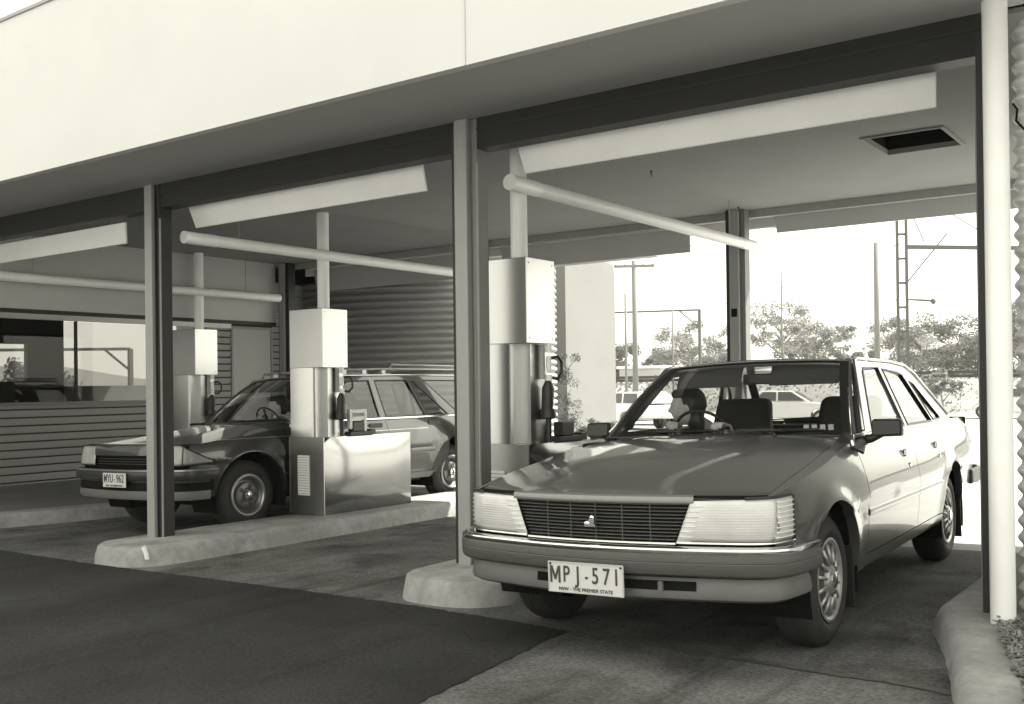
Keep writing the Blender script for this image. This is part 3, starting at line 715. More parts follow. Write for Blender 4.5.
    MB().box(-.62, .62, -.30, sE-.08, .24, .29).build('underbody', BLACK, root)
    zcw = zc_(.5)
    cow = [[(v, srear(v)+.004+d, topc(min(abs(v), .7), srear(v))-.006-dz) for v in lin(-.70, .70, 15)] for d, dz in ((0, .03), (.0, .006), (.12, .004), (.22, .02), (.3, .08))]
    MB().grid(cow).build('cowl', TRIMB, root, angle=40)
    # ---------------- greenhouse
    G = C['g']
    zb, zt = G['zb'], G['zt']
    def yg(z): t = (z-zb)/(zt-zb); return G['yb']-(G['yb']-G['yt'])*(t*.85+t*t*.15)
    def gpt(sd, p, off=0): return (sd*(yg(p[1])-off), p[0], p[1])
    for sd in (1, -1):
        polys = [[Vector((p[0], p[1], 0)) for p in G['outer']]]+[[Vector((p[0], p[1], 0)) for p in h] for h in G['holes']]
        flat = [p for q in polys for p in q]; tri = tessellate_polygon(polys)
        mb = MB(); n = len(flat)
        mb.add([gpt(sd, p) for p in flat]+[gpt(sd, p, .022) for p in flat], [tuple(t) for t in tri]+[tuple(i+n for i in t[::-1]) for t in tri])
        for q in polys:
            m = len(q); mb.add([gpt(sd, p) for p in q]+[gpt(sd, p, .022) for p in q], [(i, (i+1) % m, m+(i+1) % m, m+i) for i in range(m)])
        mb.build('side_frame', PAINT, root, angle=25)
        for h in G['holes']:
            c = Vector((sum(p[0] for p in h)/len(h), sum(p[1] for p in h)/len(h)))
            hh = [Vector(p) for p in h]
            MB().add([gpt(sd, p, .010) for p in hh], [tuple(range(len(hh)))]).build('side_window', CGLASS, root, fix=False)
            wo_ = root.children[-1]
            loop = []; nn = len(hh)
            ins = [tuple(p+(c-p).normalized()*.014) for p in hh]
            fr_ = MB(); A_ = [gpt(sd, p, -.004) for p in h]; B_ = [gpt(sd, p, -.004) for p in ins]; D_ = [gpt(sd, p, .012) for p in ins]; E_ = [gpt(sd, p, .008) for p in h]
            fr_.grid([E_, A_, B_, D_], close=True); fr_.build('window_seal', TRIMB, wo_, angle=20)
        if G.get('divs'):
            for (s0, z0, s1, z1) in G['divs']:
                dmb = MB(); d = Vector((s1-s0, z1-z0)).normalized(); q = Vector((-d.y, d.x))*.012
                dmb.add([gpt(sd, (s0-q.x, z0-q.y), -.002), gpt(sd, (s0+q.x, z0+q.y), -.002), gpt(sd, (s1+q.x, z1+q.y), -.002), gpt(sd, (s1-q.x, z1-q.y), -.002)], [(0, 1, 2, 3)]).build('window_divider', TRIMB, root, solid=.02)
        # bright belt moulding and drip rail
        bl = lin(G['belt'][0], G['belt'][1], 20)
        MB().grid([[(sd*(G['yb']+dy), s, zb+G.get('beltrise', 0)*(s-bl[0])+dz) for s in bl] for dy, dz in ((-.002, .018), (.008, .014), (.010, .0), (ys(1.5)-G['yb'], -.004))]).build('belt_moulding', C['beltm'], root, angle=40)
        dr_ = G['rail']
        MB().tube([(sd*(yg(p[1])+.006), p[0], p[1]) for p in dr_], .009, 8).build('drip_rail', C['railm'], root, smooth=True)
    def curve(cfg, v):   # (s centre, ds at edge, z centre, dz at edge, half width)
        e = v/cfg[4]; return (v, cfg[0]+cfg[1]*e*e, cfg[2]+cfg[3]*e*e)
    def screen(cb, ct, name, bulge, fr_w=.035):
        rows = []; N = 18
        for k in range(9):
            t = k/8; row = []
            for i in range(N+1):
                u = -1+2*i/N; p = Vector(curve(cb, u*cb[4])).lerp(Vector(curve(ct, u*ct[4])), t); p.y += bulge*4*t*(1-t)*-1; p.z += abs(bulge)*.6*4*t*(1-t); row.append(p)
            rows.append(row)
        g = MB().grid(rows).build(name, CGLASS, root, smooth=True, fix=False)
        per = rows[0]+[r[-1] for r in rows[1:]]+rows[-1][::-1][1:]+[r[0] for r in rows[::-1][1:-1]]
        cen = sum(per, Vector())/len(per); sg = -1 if bulge > 0 else 1
        off = Vector((0, -.006 if bulge > 0 else .006, .004))
        inner = []
        for p in per:
            d = (cen-p); d.x = math.copysign(min(abs(d.x), 1), d.x); inner.append(p+Vector((d.x*.0+math.copysign(fr_w, d.x)*(1 if abs(p.x) > abs(cb[4])*.0+.45 else abs(p.x)/.5), 0, 0))+(rows[4][9]-p).normalized()*fr_w*.6+off*.5)
        MB().grid([[p+off*.2 for p in per], [p+off for p in per], [p+off for p in inner], [p-off*.5 for p in inner]], close=True).build('screen_surround', TRIMB, g, angle=40)
        MB().grid([[p+off*1.6+(p-cen).normalized()*.012 for p in per], [p+off*2.2 for p in per], [p+off*1.4+(cen-p).normalized()*.006 for p in per]], close=True).build('screen_trim', mat('dull screen trim', .22, .35, metal=.6), g, smooth=True)
        return rows
    screen(G['wb'], G['wt'], 'windscreen', .035)
    screen(G['rb'], G['rt'], 'rear_window', -.02)
    # roof
    rows = []
    for k in range(25):
        t = k/24; row = []
        for i in range(25):
            u = -1+2*i/24
            a = Vector(curve(G['wt'], u*G['wt'][4])); b = Vector(curve(G['rt'], u*G['rt'][4]))
            s = a.y+(b.y-a.y)*t; hw = (G['yt']+.004) if 0 < t < 1 else None
            v = u*(a.x/u+(b.x/u-a.x/u)*t if abs(u) > 1e-6 else 0) if hw is None else u*hw
            ed = a.z+(b.z-a.z)*t+G['crown']*(1-(2*t-1)**2)*(.75+.25*t)
            z = ed if hw is None else ed+.0-(.028*max(0, abs(u)-.55)/.45)**1.0*(abs(u) > .55)*1.0
            row.append((v, s, z))
        rows.append(row)
    MB().grid(rows).build('roof', C.get('roofm', PAINT), root, smooth=True, solid=.03)
    # ---------------- nose
    inv = plan.inv
    def strip(a0, a1, prof, n=30): return [[(plan(a, off)[0], plan(a, off)[1], z) for a in lin(a0, a1, n)] for off, z in prof]
    return dict(W=W, zs=zs, ys=ys, plan=plan, strip=strip, yside=yside, top=topc, curve=curve, sfront=sfront, zc_=zc_)

def seats_and_dash(root, C):
    G = C['g']; fl = .30; d = C.get('dz', 0)
    MB().box(-.68, .68, C['cowl'][0]+.1, C['seat_end'], .26, .30).build('floor', INNER, root)
    for x in (-.36, .36):
        st = MB().box(x-.25, x+.25, 1.25+C['so'], 1.78+C['so'], .36+d, .52+d).build('seat', INNER, root, bevel=.05, seg=3)
        bk = MB().add([(x+sx*.25*(1 if z == 0 else .74), 1.72+C['so']+z*.22+t, .50+d+z*.63) for z in (0, 1) for sx in (-1, 1) for t in (0, .14)], [(0, 1, 3, 2), (4, 6, 7, 5), (0, 4, 5, 1), (2, 3, 7, 6), (0, 2, 6, 4), (1, 5, 7, 3)]).build('backrest', INNER, st, bevel=.05, seg=3)
    rs = MB().box(-.62, .62, C['rseat'], C['rseat']+.5, .36+d, .54+d).build('rear_seat', INNER, root, bevel=.05)
    MB().box(-.60, .60, C['rseat']+.45, C['rseat']+.60, .5+d, .93+d).build('backrest', INNER, rs, bevel=.05)
    zc = C['dashz']
    MB().prism([(C['cowl'][0]+.16, zc-.03), (C['cowl'][0]+.36, zc), (C['cowl'][0]+.62, zc-.02), (C['cowl'][0]+.66, zc-.10), (C['cowl'][0]+.60, zc-.32), (C['cowl'][0]+.16, zc-.32)], 0, -.67, .67).build('dashboard', INNER, root, bevel=.02)
    # steering wheel on the right-hand side of the car
    c = Vector((-.37, C['cowl'][0]+.80, zc-.03)); n = Vector((0, .88, .47)).normalized(); a = Vector((1, 0, 0)); b = n.cross(a)
    sw = MB().tube([c+(a*cos(t)+b*sin(t))*.19 for t in lin(0, 2*pi, 41)], .010, 8, cap=False).tube([c-a*.18, c-n*.02, c+a*.18], .014, 6).tube([c-n*.03, c-n*.34-Vector((0, 0, .05))], .025, 8).tube([c-n*.03, c-n*.0+b*-.17], .014, 6).build('steering_wheel', TRIMB, root, smooth=True)
    t = G['wt']
    MB().box(-.11, .11, t[0]+.10, t[0]+.125, t[2]-.135, t[2]-.07).build('rear_view_mirror', TRIMB, root, bevel=.012)
    for x in (-.30, .30):
        MB().add([(x+sx*.21, t[0]+(.09 if k else .00), t[2]-(.02 if k else .15)+tt) for k in (0, 1) for sx in (-1, 1) for tt in (0, .02)], [(0, 1, 3, 2), (4, 6, 7, 5), (0, 4, 5, 1), (2, 3, 7, 6), (0, 2, 6, 4), (1, 5, 7, 3)]).build('sun_visor', INNER, root, bevel=.008)

def wing_mirror(root, sd, s, z, y0, C):
    m = MB().add([(sd*(y0+.035+(0 if i < 4 else .15)), s+dy, z+dz) for i, (dy, dz) in enumerate([(-.03, -.046), (.035, -.05), (.035, .048), (-.022, .044), (-.022, -.04), (.04, -.046), (.04, .048), (-.015, .042)])],
               [(0, 1, 2, 3), (7, 6, 5, 4), (0, 4, 5, 1), (1, 5, 6, 2), (2, 6, 7, 3), (3, 7, 4, 0)]).build('wing_mirror', TRIMB, root, bevel=.012, seg=3)
    MB().tube([(sd*(y0-.02), s-.02, z-.06), (sd*(y0+.03), s-.01, z-.055), (sd*(y0+.08), s, z-.03)], [.03, .022, .02], 8).build('mirror_arm', TRIMB, m, smooth=True)
    MB().box(min(sd*(y0+.05), sd*(y0+.17)), max(sd*(y0+.05), sd*(y0+.17)), s+.0405, s+.044, z-.036, z+.036).build('mirror_glass', mat('mirror glass', .8, .02, metal=1), m)
    return m

# ---- the sedan
def car_root(name, x, y, rz, label, dz=0.0):
    r = empty(name, (x, y, gz(x, y)+.006+dz), rz); r.rotation_euler = (0, -math.atan(GS), rz); tag(r, label, 'car'); return r
PA = mat('sedan metallic paint', 0.12, 0.30, metal=0.5, coat=0.9, var=.03, scale=300)
sed = car_root('parked_car', -2.367, 4.6269, 0.0379, 'mid grey four-door sedan with big rectangular headlamps, driver at the wheel')
sed.name = 'sedan_car'
CS = dict(paint=PA, R=.305, rim=.185, tw=.19, track=.787, wb=2.668, wheel='slots', Ra=.355, zw=.60, s_front=-.63, s_rear=3.80,
    W=[(-.67, .768), (-.4, .808), (0, .832), (.6, .847), (2.0, .850), (2.7, .840), (3.4, .82), (3.85, .78)],
    tuck=[(-.67, .02), (0, .05), (.55, .085), (1.5, .09), (2.6, .085), (3.85, .09)],
    zs=[(-.67, .735), (-.3, .79), (0, .83), (.5, .90), (1.2, .918), (2.4, .925), (3.2, .938), (3.8, .925)],
    zc=[(-.67, .752), (-.3, .83), (0, .88), (.45, .935), (.7, .95), (3.0, .962), (3.8, .945)],
    sill=[(-.67, .40), (-.5, .36), (-.36, .30), (.36, .27), (2.3, .28), (3.0, .30), (3.8, .42)], sillh=.075,
    yh=[(-.67, .73), (-.2, .725), (.5, .70)], doors=[.535, 1.64, 2.46], hz=.80, rub=.555, rubm=PA, handle='chrome', mudflap=True,
    plan=[(0, -.788), (.2, -.778), (.4, -.748), (.6, -.704), (.69, -.675), (.750, -.635), (.774, -.57), (.789, -.48), (.801, -.38)], hood_in=.012, cowl=(.50, .20),
    beltm=mat('bright moulding', .6, .2, metal=.9), railm=mat('bright moulding', .6, .2, metal=.9), so=0.0, rseat=2.15, seat_end=2.95, dashz=.93,
    g=dict(zb=.925, zt=1.335, yb=.762, yt=.585, belt=(.56, 2.95), crown=.03,
        outer=[(0.715, .915), (0.755, .945), (1.255, 1.325), (1.355, 1.338), (2.105, 1.328), (2.405, 1.308), (2.565, 1.268), (3.035, .965), (3.075, .915)],
        holes=[[(0.955, .945), (1.330, 1.275), (1.385, 1.300), (1.730, 1.305), (1.695, .945)], [(1.775, .945), (1.810, 1.295), (2.155, 1.278), (2.245, 1.262), (2.455, .945)], [(2.510, .950), (2.345, 1.215), (2.415, 1.205), (2.730, .965), (2.715, .950)]],
        rail=[(0.775, .955), (1.255, 1.338), (1.355, 1.352), (2.105, 1.343), (2.435, 1.320), (2.595, 1.264), (3.03, .975)],
        wb=(0.525, .20, .935, -.012, .725), wt=(1.225, .05, 1.355, -.022, .565), rb=(3.075, -.10, .955, -.01, .64), rt=(2.615, -.08, 1.318, -.02, .555)))
K = build_car(sed, CS); seats_and_dash(sed, CS); wheel_set(sed, CS)
plan = K['plan']; inv = plan.inv; strip = K['strip']
MB().grid([[(v, s, K['zc_'](s)-.0+(-.012)*(v/.7)**2) for v in lin(-.72, .72, 15)] for s in lin(2.96, 3.82, 12)]+[[(v, 3.84, .90) for v in lin(-.72, .72, 15)], [(v, 3.85, .45) for v in lin(-.72, .72, 15)]]).build('boot_lid', PA, sed, angle=30)
# dark nose structure, grille, lamps
am = inv(.76)
MB().grid(strip(-plan.L+.05, plan.L-.05, [(-.03, .37), (-.03, .745)], 40)).build('nose_panel', BLACK, sed)
MB().grid(strip(-inv(.452), inv(.452), [(-.01, .750), (.002, .742), (.006, .728), (.004, .714), (-.02, .711)], 24)).build('grille_header', mat('grille header paint', .20, .35, metal=.5, coat=1), sed, angle=40)
gr = MB().grid(strip(-inv(.40), inv(.40), [(-.022, .545), (-.020, .71)], 20)).build('grille', BLACK, sed)
b = MB(); n = 11
for k in range(n):
    z = .560+k*(.150/(n-1)); hw = .362+.072*(z-.55)/.16
    b.grid(strip(-inv(hw), inv(hw), [(-.02, z-.0025), (-.006, z-.0025), (-.004, z+.001), (-.02, z+.0025)], 20))
b.build('grille_bar', mat('grille bar', .14, .4, metal=.4), gr)
b = MB()
for i in range(-2, 3):
    a = inv(abs(i)*.13)*(1 if i >= 0 else -1); p, q = plan(a, -.018), plan(a, -.009)
    b.box(p[0]-.0012, p[0]+.0012, min(p[1], q[1]), max(p[1], q[1]), .552, .708)
b.build('grille_upright', mat('grille bar', .14, .4, metal=.4), gr)
MB().grid(strip(-inv(.37), inv(.37), [(-.02, .540), (.004, .541), (.006, .549), (-.01, .552)], 20)).build('grille_sill', CHROME, gr, angle=40)
# small lion badge, in outline and relief
lion = [(-.026, -.020), (.026, -.020), (.026, -.010), (.018, -.006), (.022, .004), (.020, .016), (.014, .026), (.006, .028), (-.001, .020), (-.002, .010), (-.010, .004), (-.020, .002), (-.026, -.006)]
e_ = MB().prism(lion, 1, -.806, -.796).ell((.012, -.808, .018), (.010, .006, .011), 10, 6).ell((-.014, -.808, -.006), (.013, .006, .009), 10, 6).build('emblem', CHROME, sed, angle=40)
e_.location = (-.012, -.004, .628); e_.scale = (1.05, 1, 1.05)
for sd in (1, -1):
    # wrap-round headlamp: slanted inner edge
    rows = []; N = 26
    for k in range(N+1):
        t = k/N; row = []
        for j in range(9):
            u = j/8; z = .553+u*(.172+.012*t); vin = .375+.066*u; a0, a1 = inv(vin), inv(.780)+.055
            a = a0+(a1-a0)*t; off = .004+.010*(1-(2*u-1)**4)*min(1, t*10, (1-t)*10+.2)
            p = plan(a, off); row.append((sd*p[0], p[1], z))
        rows.append(row)
    split = 19
    hl = MB().grid(rows[:split+1]).build('headlight', LENS, sed, angle=60, solid=.006)
    MB().grid(rows[split:]).build('indicator_lens', mat('indicator ribbed lens', .50, .15, coat=1), hl, angle=60, solid=.006)
    rb_ = MB(); rc_ = MB()
    for u in lin(.1, .9, 8):
        i0 = 0 if False else split
        pts = []
        for k in range(i0, N+1):
            r = rows[k]; f0 = u*8; i = int(f0); q = Vector(r[i]).lerp(Vector(r[min(8, i+1)]), f0-i); pts.append(q+Vector((sd*.002, -.002, 0)))
        rb_.tube(pts, .003, 6)
        pts = [Vector(rows[k][int(u*8)])+Vector((0, -.001, 0)) for k in range(0, 4)]
        rc_.tube(pts, .0022, 6)
    rb_.build('lens_rib', mat('lens rib', .75, .2), hl, smooth=True); rc_.build('lens_rib', mat('lens rib', .75, .2), hl, smooth=True)
    bz = MB()
    bz.tube([Vector(r[0])+Vector((0, -.001, -.004)) for r in rows], .006, 6); bz.build('lamp_bezel', CHROME, hl, smooth=True)
    bz = MB().tube([Vector(r[8])+Vector((0, -.001, .005)) for r in rows[12:]], .0065, 6).tube([Vector(p)+Vector((sd*.002, 0, 0)) for p in rows[-1]], .004, 6); bz.build('lamp_gasket', TRIMB, hl, smooth=True)
# bumper: chrome capping over a ribbed rubber face, valance below
L_ = plan.L
bm_ = MB().grid(strip(-L_, L_, [(-.02, .518), (.030, .540), (.060, .541), (.073, .534), (.076, .520), (.070, .508)], 60)).build('front_bumper', CHROME, sed, angle=40)
MB().grid(strip(-L_+.004, L_-.004, [(.066, .512), (.076, .506), (.078, .492), (.078, .478), (.076, .475), (.078, .472), (.077, .436), (.072, .425), (.055, .415), (.0, .413)], 60)).build('bumper_rubber', BUMPR, bm_, angle=30)
VAL = mat('valance paint', .15, .5, metal=.2, var=.08, scale=6)
vl = MB().grid(strip(-inv(.785)-.12, inv(.785)+.12, [(.015, .405), (.022, .385), (.030, .34), (.024, .318), (.0, .305), (-.03, .300)], 48)).build('front_valance', VAL, sed, angle=40)
sl = MB()
for a0, a1 in ((-.30, -.15), (.15, .46)):
    MB().grid(strip(a0, a1, [(.030, .352), (.027, .392)], 8)).build('air_slot', BLACK, vl, fix=False)
MB().box(.31, .33, -.815, -.80, .352, .392).build('slot_bridge', VAL, vl)
npl = MB().box(-.186, .186, -.885, -.879, .326, .460).build('number_plate', PLATE, sed, bevel=.003)
for sx in (-1, 1):
    for sz in (.34, .448): pass
b = MB()
b.box(-.186, .186, -.888, -.885, .454, .460).box(-.186, .186, -.888, -.885, .326, .331).box(-.186, -.181, -.888, -.885, .331, .454).box(.181, .186, -.888, -.885, .331, .454)
b.build('plate_rim', mat('plate rim', .5, .4), npl)
MB().prism([(-.176, .367), (-.176, .441), (-.164, .441), (-.150, .400), (-.136, .441), (-.124, .441), (-.124, .367), (-.134, .367), (-.134, .415), (-.146, .380), (-.154, .380), (-.166, .415), (-.166, .367)], 1, -.8872, -.8855).build('lettering', INKM, npl)
text('P', .100, (-.094, -.8865, .404), (pi/2, 0, 0), INKM, npl, .70, 'lettering', bold=.0008)
text('J', .100, (-.036, -.8865, .404), (pi/2, 0, 0), INKM, npl, .8, 'lettering', bold=.0008)
text('5', .100, (.050, -.8865, .404), (pi/2, 0, 0), INKM, npl, .72, 'lettering', bold=.0008)
text('7', .100, (.104, -.8865, .404), (pi/2, 0, 0), INKM, npl, .72, 'lettering', bold=.0008)
text('1', .100, (.152, -.8865, .404), (pi/2, 0, 0), INKM, npl, .72, 'lettering', bold=.0008)
MB().box(.000, .014, -.888, -.885, .392, .401).build('lettering', INKM, npl)
text('NSW - THE PREMIER STATE', .022, (0.0, -.8865, .342), (pi/2, 0, 0), INKM, npl, 1.0, 'lettering')
b = MB()
for sx in (-.165, .165): b.lathe([(0, .004), (.004, .003), (.005, 0)], (sx*1.055, -.886, .449), (0, -1, 0), 8)
b.build('plate_screw', BLACK, npl)
# mirrors, aerial, wipers
wing_mirror(sed, 1, .80, .965, .762, CS); wing_mirror(sed, -1, .80, .97, .735, CS)
an = MB().tube([(.775, .50, .86), (.775, .50, .90), (.765, .52, .94)], .012, 8).tube([(.765, .52, .94), (.735, .60, 1.18)], .0035, 6).build('aerial', CHROME, sed, smooth=True)
MB().add([(.70, .44, .905), (.80, .47, .875), (.815, .56, .85), (.80, .66, .90), (.74, .70, .945), (.70, .60, .95)], [(0, 1, 2, 3, 4, 5)]).build('cowl_corner', TRIMB, sed, solid=.012)
for x0, x1 in ((-.55, -.02), (.06, .58)):
    MB().tube([(x0*.4+x1*.6, .52, .94), ((x0+x1)/2, .60, .965), (x1, .60, .968)], .008, 6).tube([(x0, .63+.1*abs(x0), .958), ((x0+x1)/2, .575, .968), (x1, .63+.1*abs(x1), .958)], .007, 6).build('wiper', TRIMB, sed, smooth=True)
st_ = MB()
for k in range(4): st_.box(.42+.045*k, .448+.045*k, .835, .84, .955, .985)
st_.build('windscreen_label', PLATE, sed)
MB().box(-.80, .80, 3.80, 3.90, .42, .56).build('rear_bumper', BUMPR, sed, bevel=.02)
for sd in (-1, 1): MB().box(min(sd*.78, sd*.825), max(sd*.78, sd*.825), 3.45, 3.86, .44, .55).build('bumper_end', BUMPR, sed, bevel=.02)
# ---- the station wagon
PW = mat('wagon dark paint', 0.032, 0.28, metal=0.2, coat=1.0)
wag = car_root('wagon_car', -8.465, 6.3059, -0.01925, 'dark station wagon with roof rack standing behind the stainless cabinet', dz=.03)
BLK = mat('bright line', .42, .3, metal=.7)
CW = dict(paint=PW, R=.325, rim=.195, tw=.20, track=.82, wb=2.946, wheel='steel', Ra=.40, zw=.66, s_front=-.66, s_rear=3.95,
    W=[(-.68, .865), (-.4, .885), (0, .895), (.6, .90), (2.0, .90), (3.0, .89), (3.6, .87), (4.0, .84)],
    tuck=[(-.68, .02), (0, .06), (.5, .09), (1.5, .09), (3.0, .085), (4.0, .09)],
    zs=[(-.68, .815), (-.3, .855), (0, .88), (.45, .93), (1.2, .955), (2.4, .965), (4.0, .975)],
    zc=[(-.68, .835), (-.3, .89), (0, .93), (.45, .985), (.7, 1.0), (3.0, 1.0), (4.0, .99)],
    sill=[(-.68, .42), (-.5, .38), (-.4, .34), (.4, .30), (2.5, .30), (3.3, .32), (4.0, .42)], sillh=.075,
    yh=[(-.68, .80), (-.2, .74), (.5, .71)], doors=[.45, 1.86, 2.80], hz=.905, rub=.62, rubm=mat('dark rub strip', .05, .4), handle='black',
    plan=[(0, -.815), (.2, -.81), (.4, -.79), (.6, -.755), (.74, -.725), (.85, -.675), (.885, -.60), (.90, -.50), (.905, -.43)], hood_in=.015, cowl=(.46, .22),
    beltm=mat('bright moulding', .6, .2, metal=.9), railm=mat('bright moulding', .6, .2, metal=.9), so=.06, rseat=2.3, seat_end=3.9, dashz=1.0, dz=.06,
    g=dict(zb=.975, zt=1.43, yb=.785, yt=.64, belt=(.52, 3.9), crown=.025,
        outer=[(.70, .955), (.74, .985), (1.27, 1.425), (1.38, 1.44), (2.4, 1.445), (3.5, 1.44), (3.74, 1.41), (4.0, 1.0), (4.02, .955)],
        holes=[[(1.00, .992), (1.345, 1.375), (1.40, 1.40), (1.79, 1.405), (1.82, .992)], [(1.91, .992), (1.87, 1.405), (2.395, 1.408), (2.56, .995)], [(2.60, .995), (2.43, 1.40), (2.47, 1.405), (2.96, .995)], [(3.14, 1.0), (2.66, 1.405), (3.50, 1.40), (3.78, 1.0)]],
        rail=[(.76, 1.0), (1.27, 1.440), (1.38, 1.456), (2.4, 1.462), (3.5, 1.456), (3.76, 1.415)],
        wb=(.48, .22, .985, -.012, .745), wt=(1.22, .06, 1.452, -.022, .62), rb=(4.00, -.08, .99, -.01, .68), rt=(3.75, -.06, 1.445, -.02, .61)))
K = build_car(wag, CW); seats_and_dash(wag, CW); wheel_set(wag, CW)
plan = K['plan']; inv = plan.inv; strip = K['strip']
MB().grid([[(v, 4.0, z) for v in lin(-.78, .78, 9)] for z in (.4, .7, .985)]).build('tailgate', PW, wag)
MB().grid(strip(-plan.L+.05, plan.L-.05, [(-.05, .40), (-.05, .83)], 40)).build('nose_panel', BLACK, wag)
MB().grid(strip(-inv(.44), inv(.44), [(-.03, .84), (-.004, .832), (.006, .80), (.010, .735), (-.02, .730)], 24)).build('nose_cap', PW, wag, angle=40)
g_ = MB().grid(strip(-inv(.425), inv(.425), [(-.022, .64), (-.020, .73)], 20)).build('grille', BLACK, wag)
b = MB()
for z in (.655, .678, .702): b.grid(strip(-inv(.42), inv(.42), [(-.02, z-.003), (-.004, z-.002), (-.004, z+.002), (-.02, z+.003)], 20))
b.build('grille_bar', mat('dark grille bar', .05, .35), g_)
for sd in (1, -1):
    rows = []; N = 28
    for k in range(N+1):
        t = k/N; row = []
        for j in range(9):
            u = j/8; a0, a1 = inv(.43), inv(.885)+.13
            tw = max(0, (t-.55)/.45); zt_ = .822-.145*tw**1.1; zb_ = .645+.018*tw
            z = zb_+(zt_-zb_)*u; a = a0+(a1-a0)*t; p = plan(a, .010+.012*tw-.03*(u-.3)*(1-tw)+.006*(1-(2*u-1)**4)); row.append((sd*p[0], p[1], z))
        rows.append(row)
    hl = MB().grid(rows[:18]).build('headlight', mat('wagon lamp lens', .42, .25, var=.2, scale=6), wag, angle=60, solid=.006)
    MB().grid(rows[17:]).build('indicator_lens', mat('wagon indicator', .25, .3), hl, angle=60, solid=.006)
    MB().tube([Vector(r[8])+Vector((0, -.001, .003)) for r in rows], .006, 6).tube([Vector(r[0])+Vector((0, -.001, -.003)) for r in rows], .005, 6).tube([Vector(p) for p in rows[17]], .004, 6).build('lamp_bezel', TRIMB, hl, smooth=True)
L_ = plan.L
bm_ = MB().grid(strip(-L_, L_, [(-.03, .605), (.03, .612), (.060, .606), (.070, .585), (.070, .53), (.058, .512), (.0, .508)], 60)).build('front_bumper', mat('dark bumper', .035, .35), wag, angle=35)
MB().grid(strip(-L_+.002, L_-.002, [(.058, .609), (.066, .607), (.0695, .598), (.066, .596)], 60)).build('bumper_line', BLK, bm_, angle=35)
MB().grid(strip(-L_+.03, L_-.03, [(.0, .512), (.02, .505), (.03, .44), (.03, .415)], 50)).build('lower_grille', BLACK, wag)
MB().grid(strip(-inv(.84)-.2, inv(.84)+.2, [(.0, .418), (.034, .414), (.036, .36), (.02, .335), (-.04, .33)], 50)).build('front_valance', mat('valance grey', .16, .5), wag, angle=35)
MB().grid(strip(-inv(.84)-.2, inv(.84)+.2, [(.02, .512), (.036, .506), (.036, .494), (.02, .490)], 50)).build('valance_trim', mat('dark bumper', .035, .35), wag, angle=35)
npl = MB().box(-.186, .186, -.905, -.899, .450, .580).build('number_plate', PLATE, wag, bevel=.003); npl.location = (.045, .005, 0)
text('MYU', .105, (-.092, -.9065, .527), (pi/2, 0, 0), INKM, npl, .70, 'lettering', bold=.0007)
text('962', .105, (.098, -.9065, .527), (pi/2, 0, 0), INKM, npl, .78, 'lettering', bold=.0007)
MB().box(.001, .015, -.908, -.905, .517, .525).build('lettering', INKM, npl)
text('NSW - THE PREMIER STATE', .022, (0, -.9065, .465), (pi/2, 0, 0), INKM, npl, 1.0, 'lettering')
for sd in (1, -1):
    ln = lin(-.38, 2.5, 40)
    MB().grid([[(sd*(K['yside'](s, z)+.003), s, z) for s in ln] for z in (pw(CW['zs'], 0)-.03, pw(CW['zs'], 0)-.024)]).build('coach_line', BLK, wag)
wing_mirror(wag, -1, .86, 1.02, .77, CW)
rk = MB()
for sd in (1, -1):
    rk.tube([(sd*.56, 1.33, 1.47), (sd*.56, 1.36, 1.515), (sd*.56, 2.2, 1.53), (sd*.56, 3.5, 1.525), (sd*.56, 3.56, 1.47)], .014, 8)
    for s in (1.5, 1.8, 2.1): rk.box(sd*.56-.02, sd*.56+.02, s-.03, s+.03, 1.455, 1.515)
rk.tube([(-.56, 2.2, 1.53), (-.56, 2.25, 1.58), (-.56, 3.5, 1.57)], .012, 8).tube([(.56, 2.2, 1.53), (.56, 2.25, 1.58), (.56, 3.5, 1.57)], .012, 8)
for s in (1.6, 2.3, 3.0, 3.4): rk.tube([(-.56, s, 1.53), (.56, s, 1.53)], .010, 6)
rk.build('roof_rack', mat('roof rack', .4, .4, metal=.7), wag, angle=40)
MB().tube([(.775, .56, .91), (.77, .575, .97), (.755, .62, 1.38)], [.012, .004, .0035], 6).build('aerial', CHROME, wag, smooth=True)
for x0, x1 in ((-.55, -.02), (.06, .58)):
    MB().tube([(x0, .64+.1*abs(x0), 1.005), ((x0+x1)/2, .60, 1.015), (x1, .64+.1*abs(x1), 1.005)], .008, 6).build('wiper', TRIMB, wag, smooth=True)
MB().box(-.84, .84, 3.98, 4.10, .45, .60).build('rear_bumper', BUMPR, wag, bevel=.02)
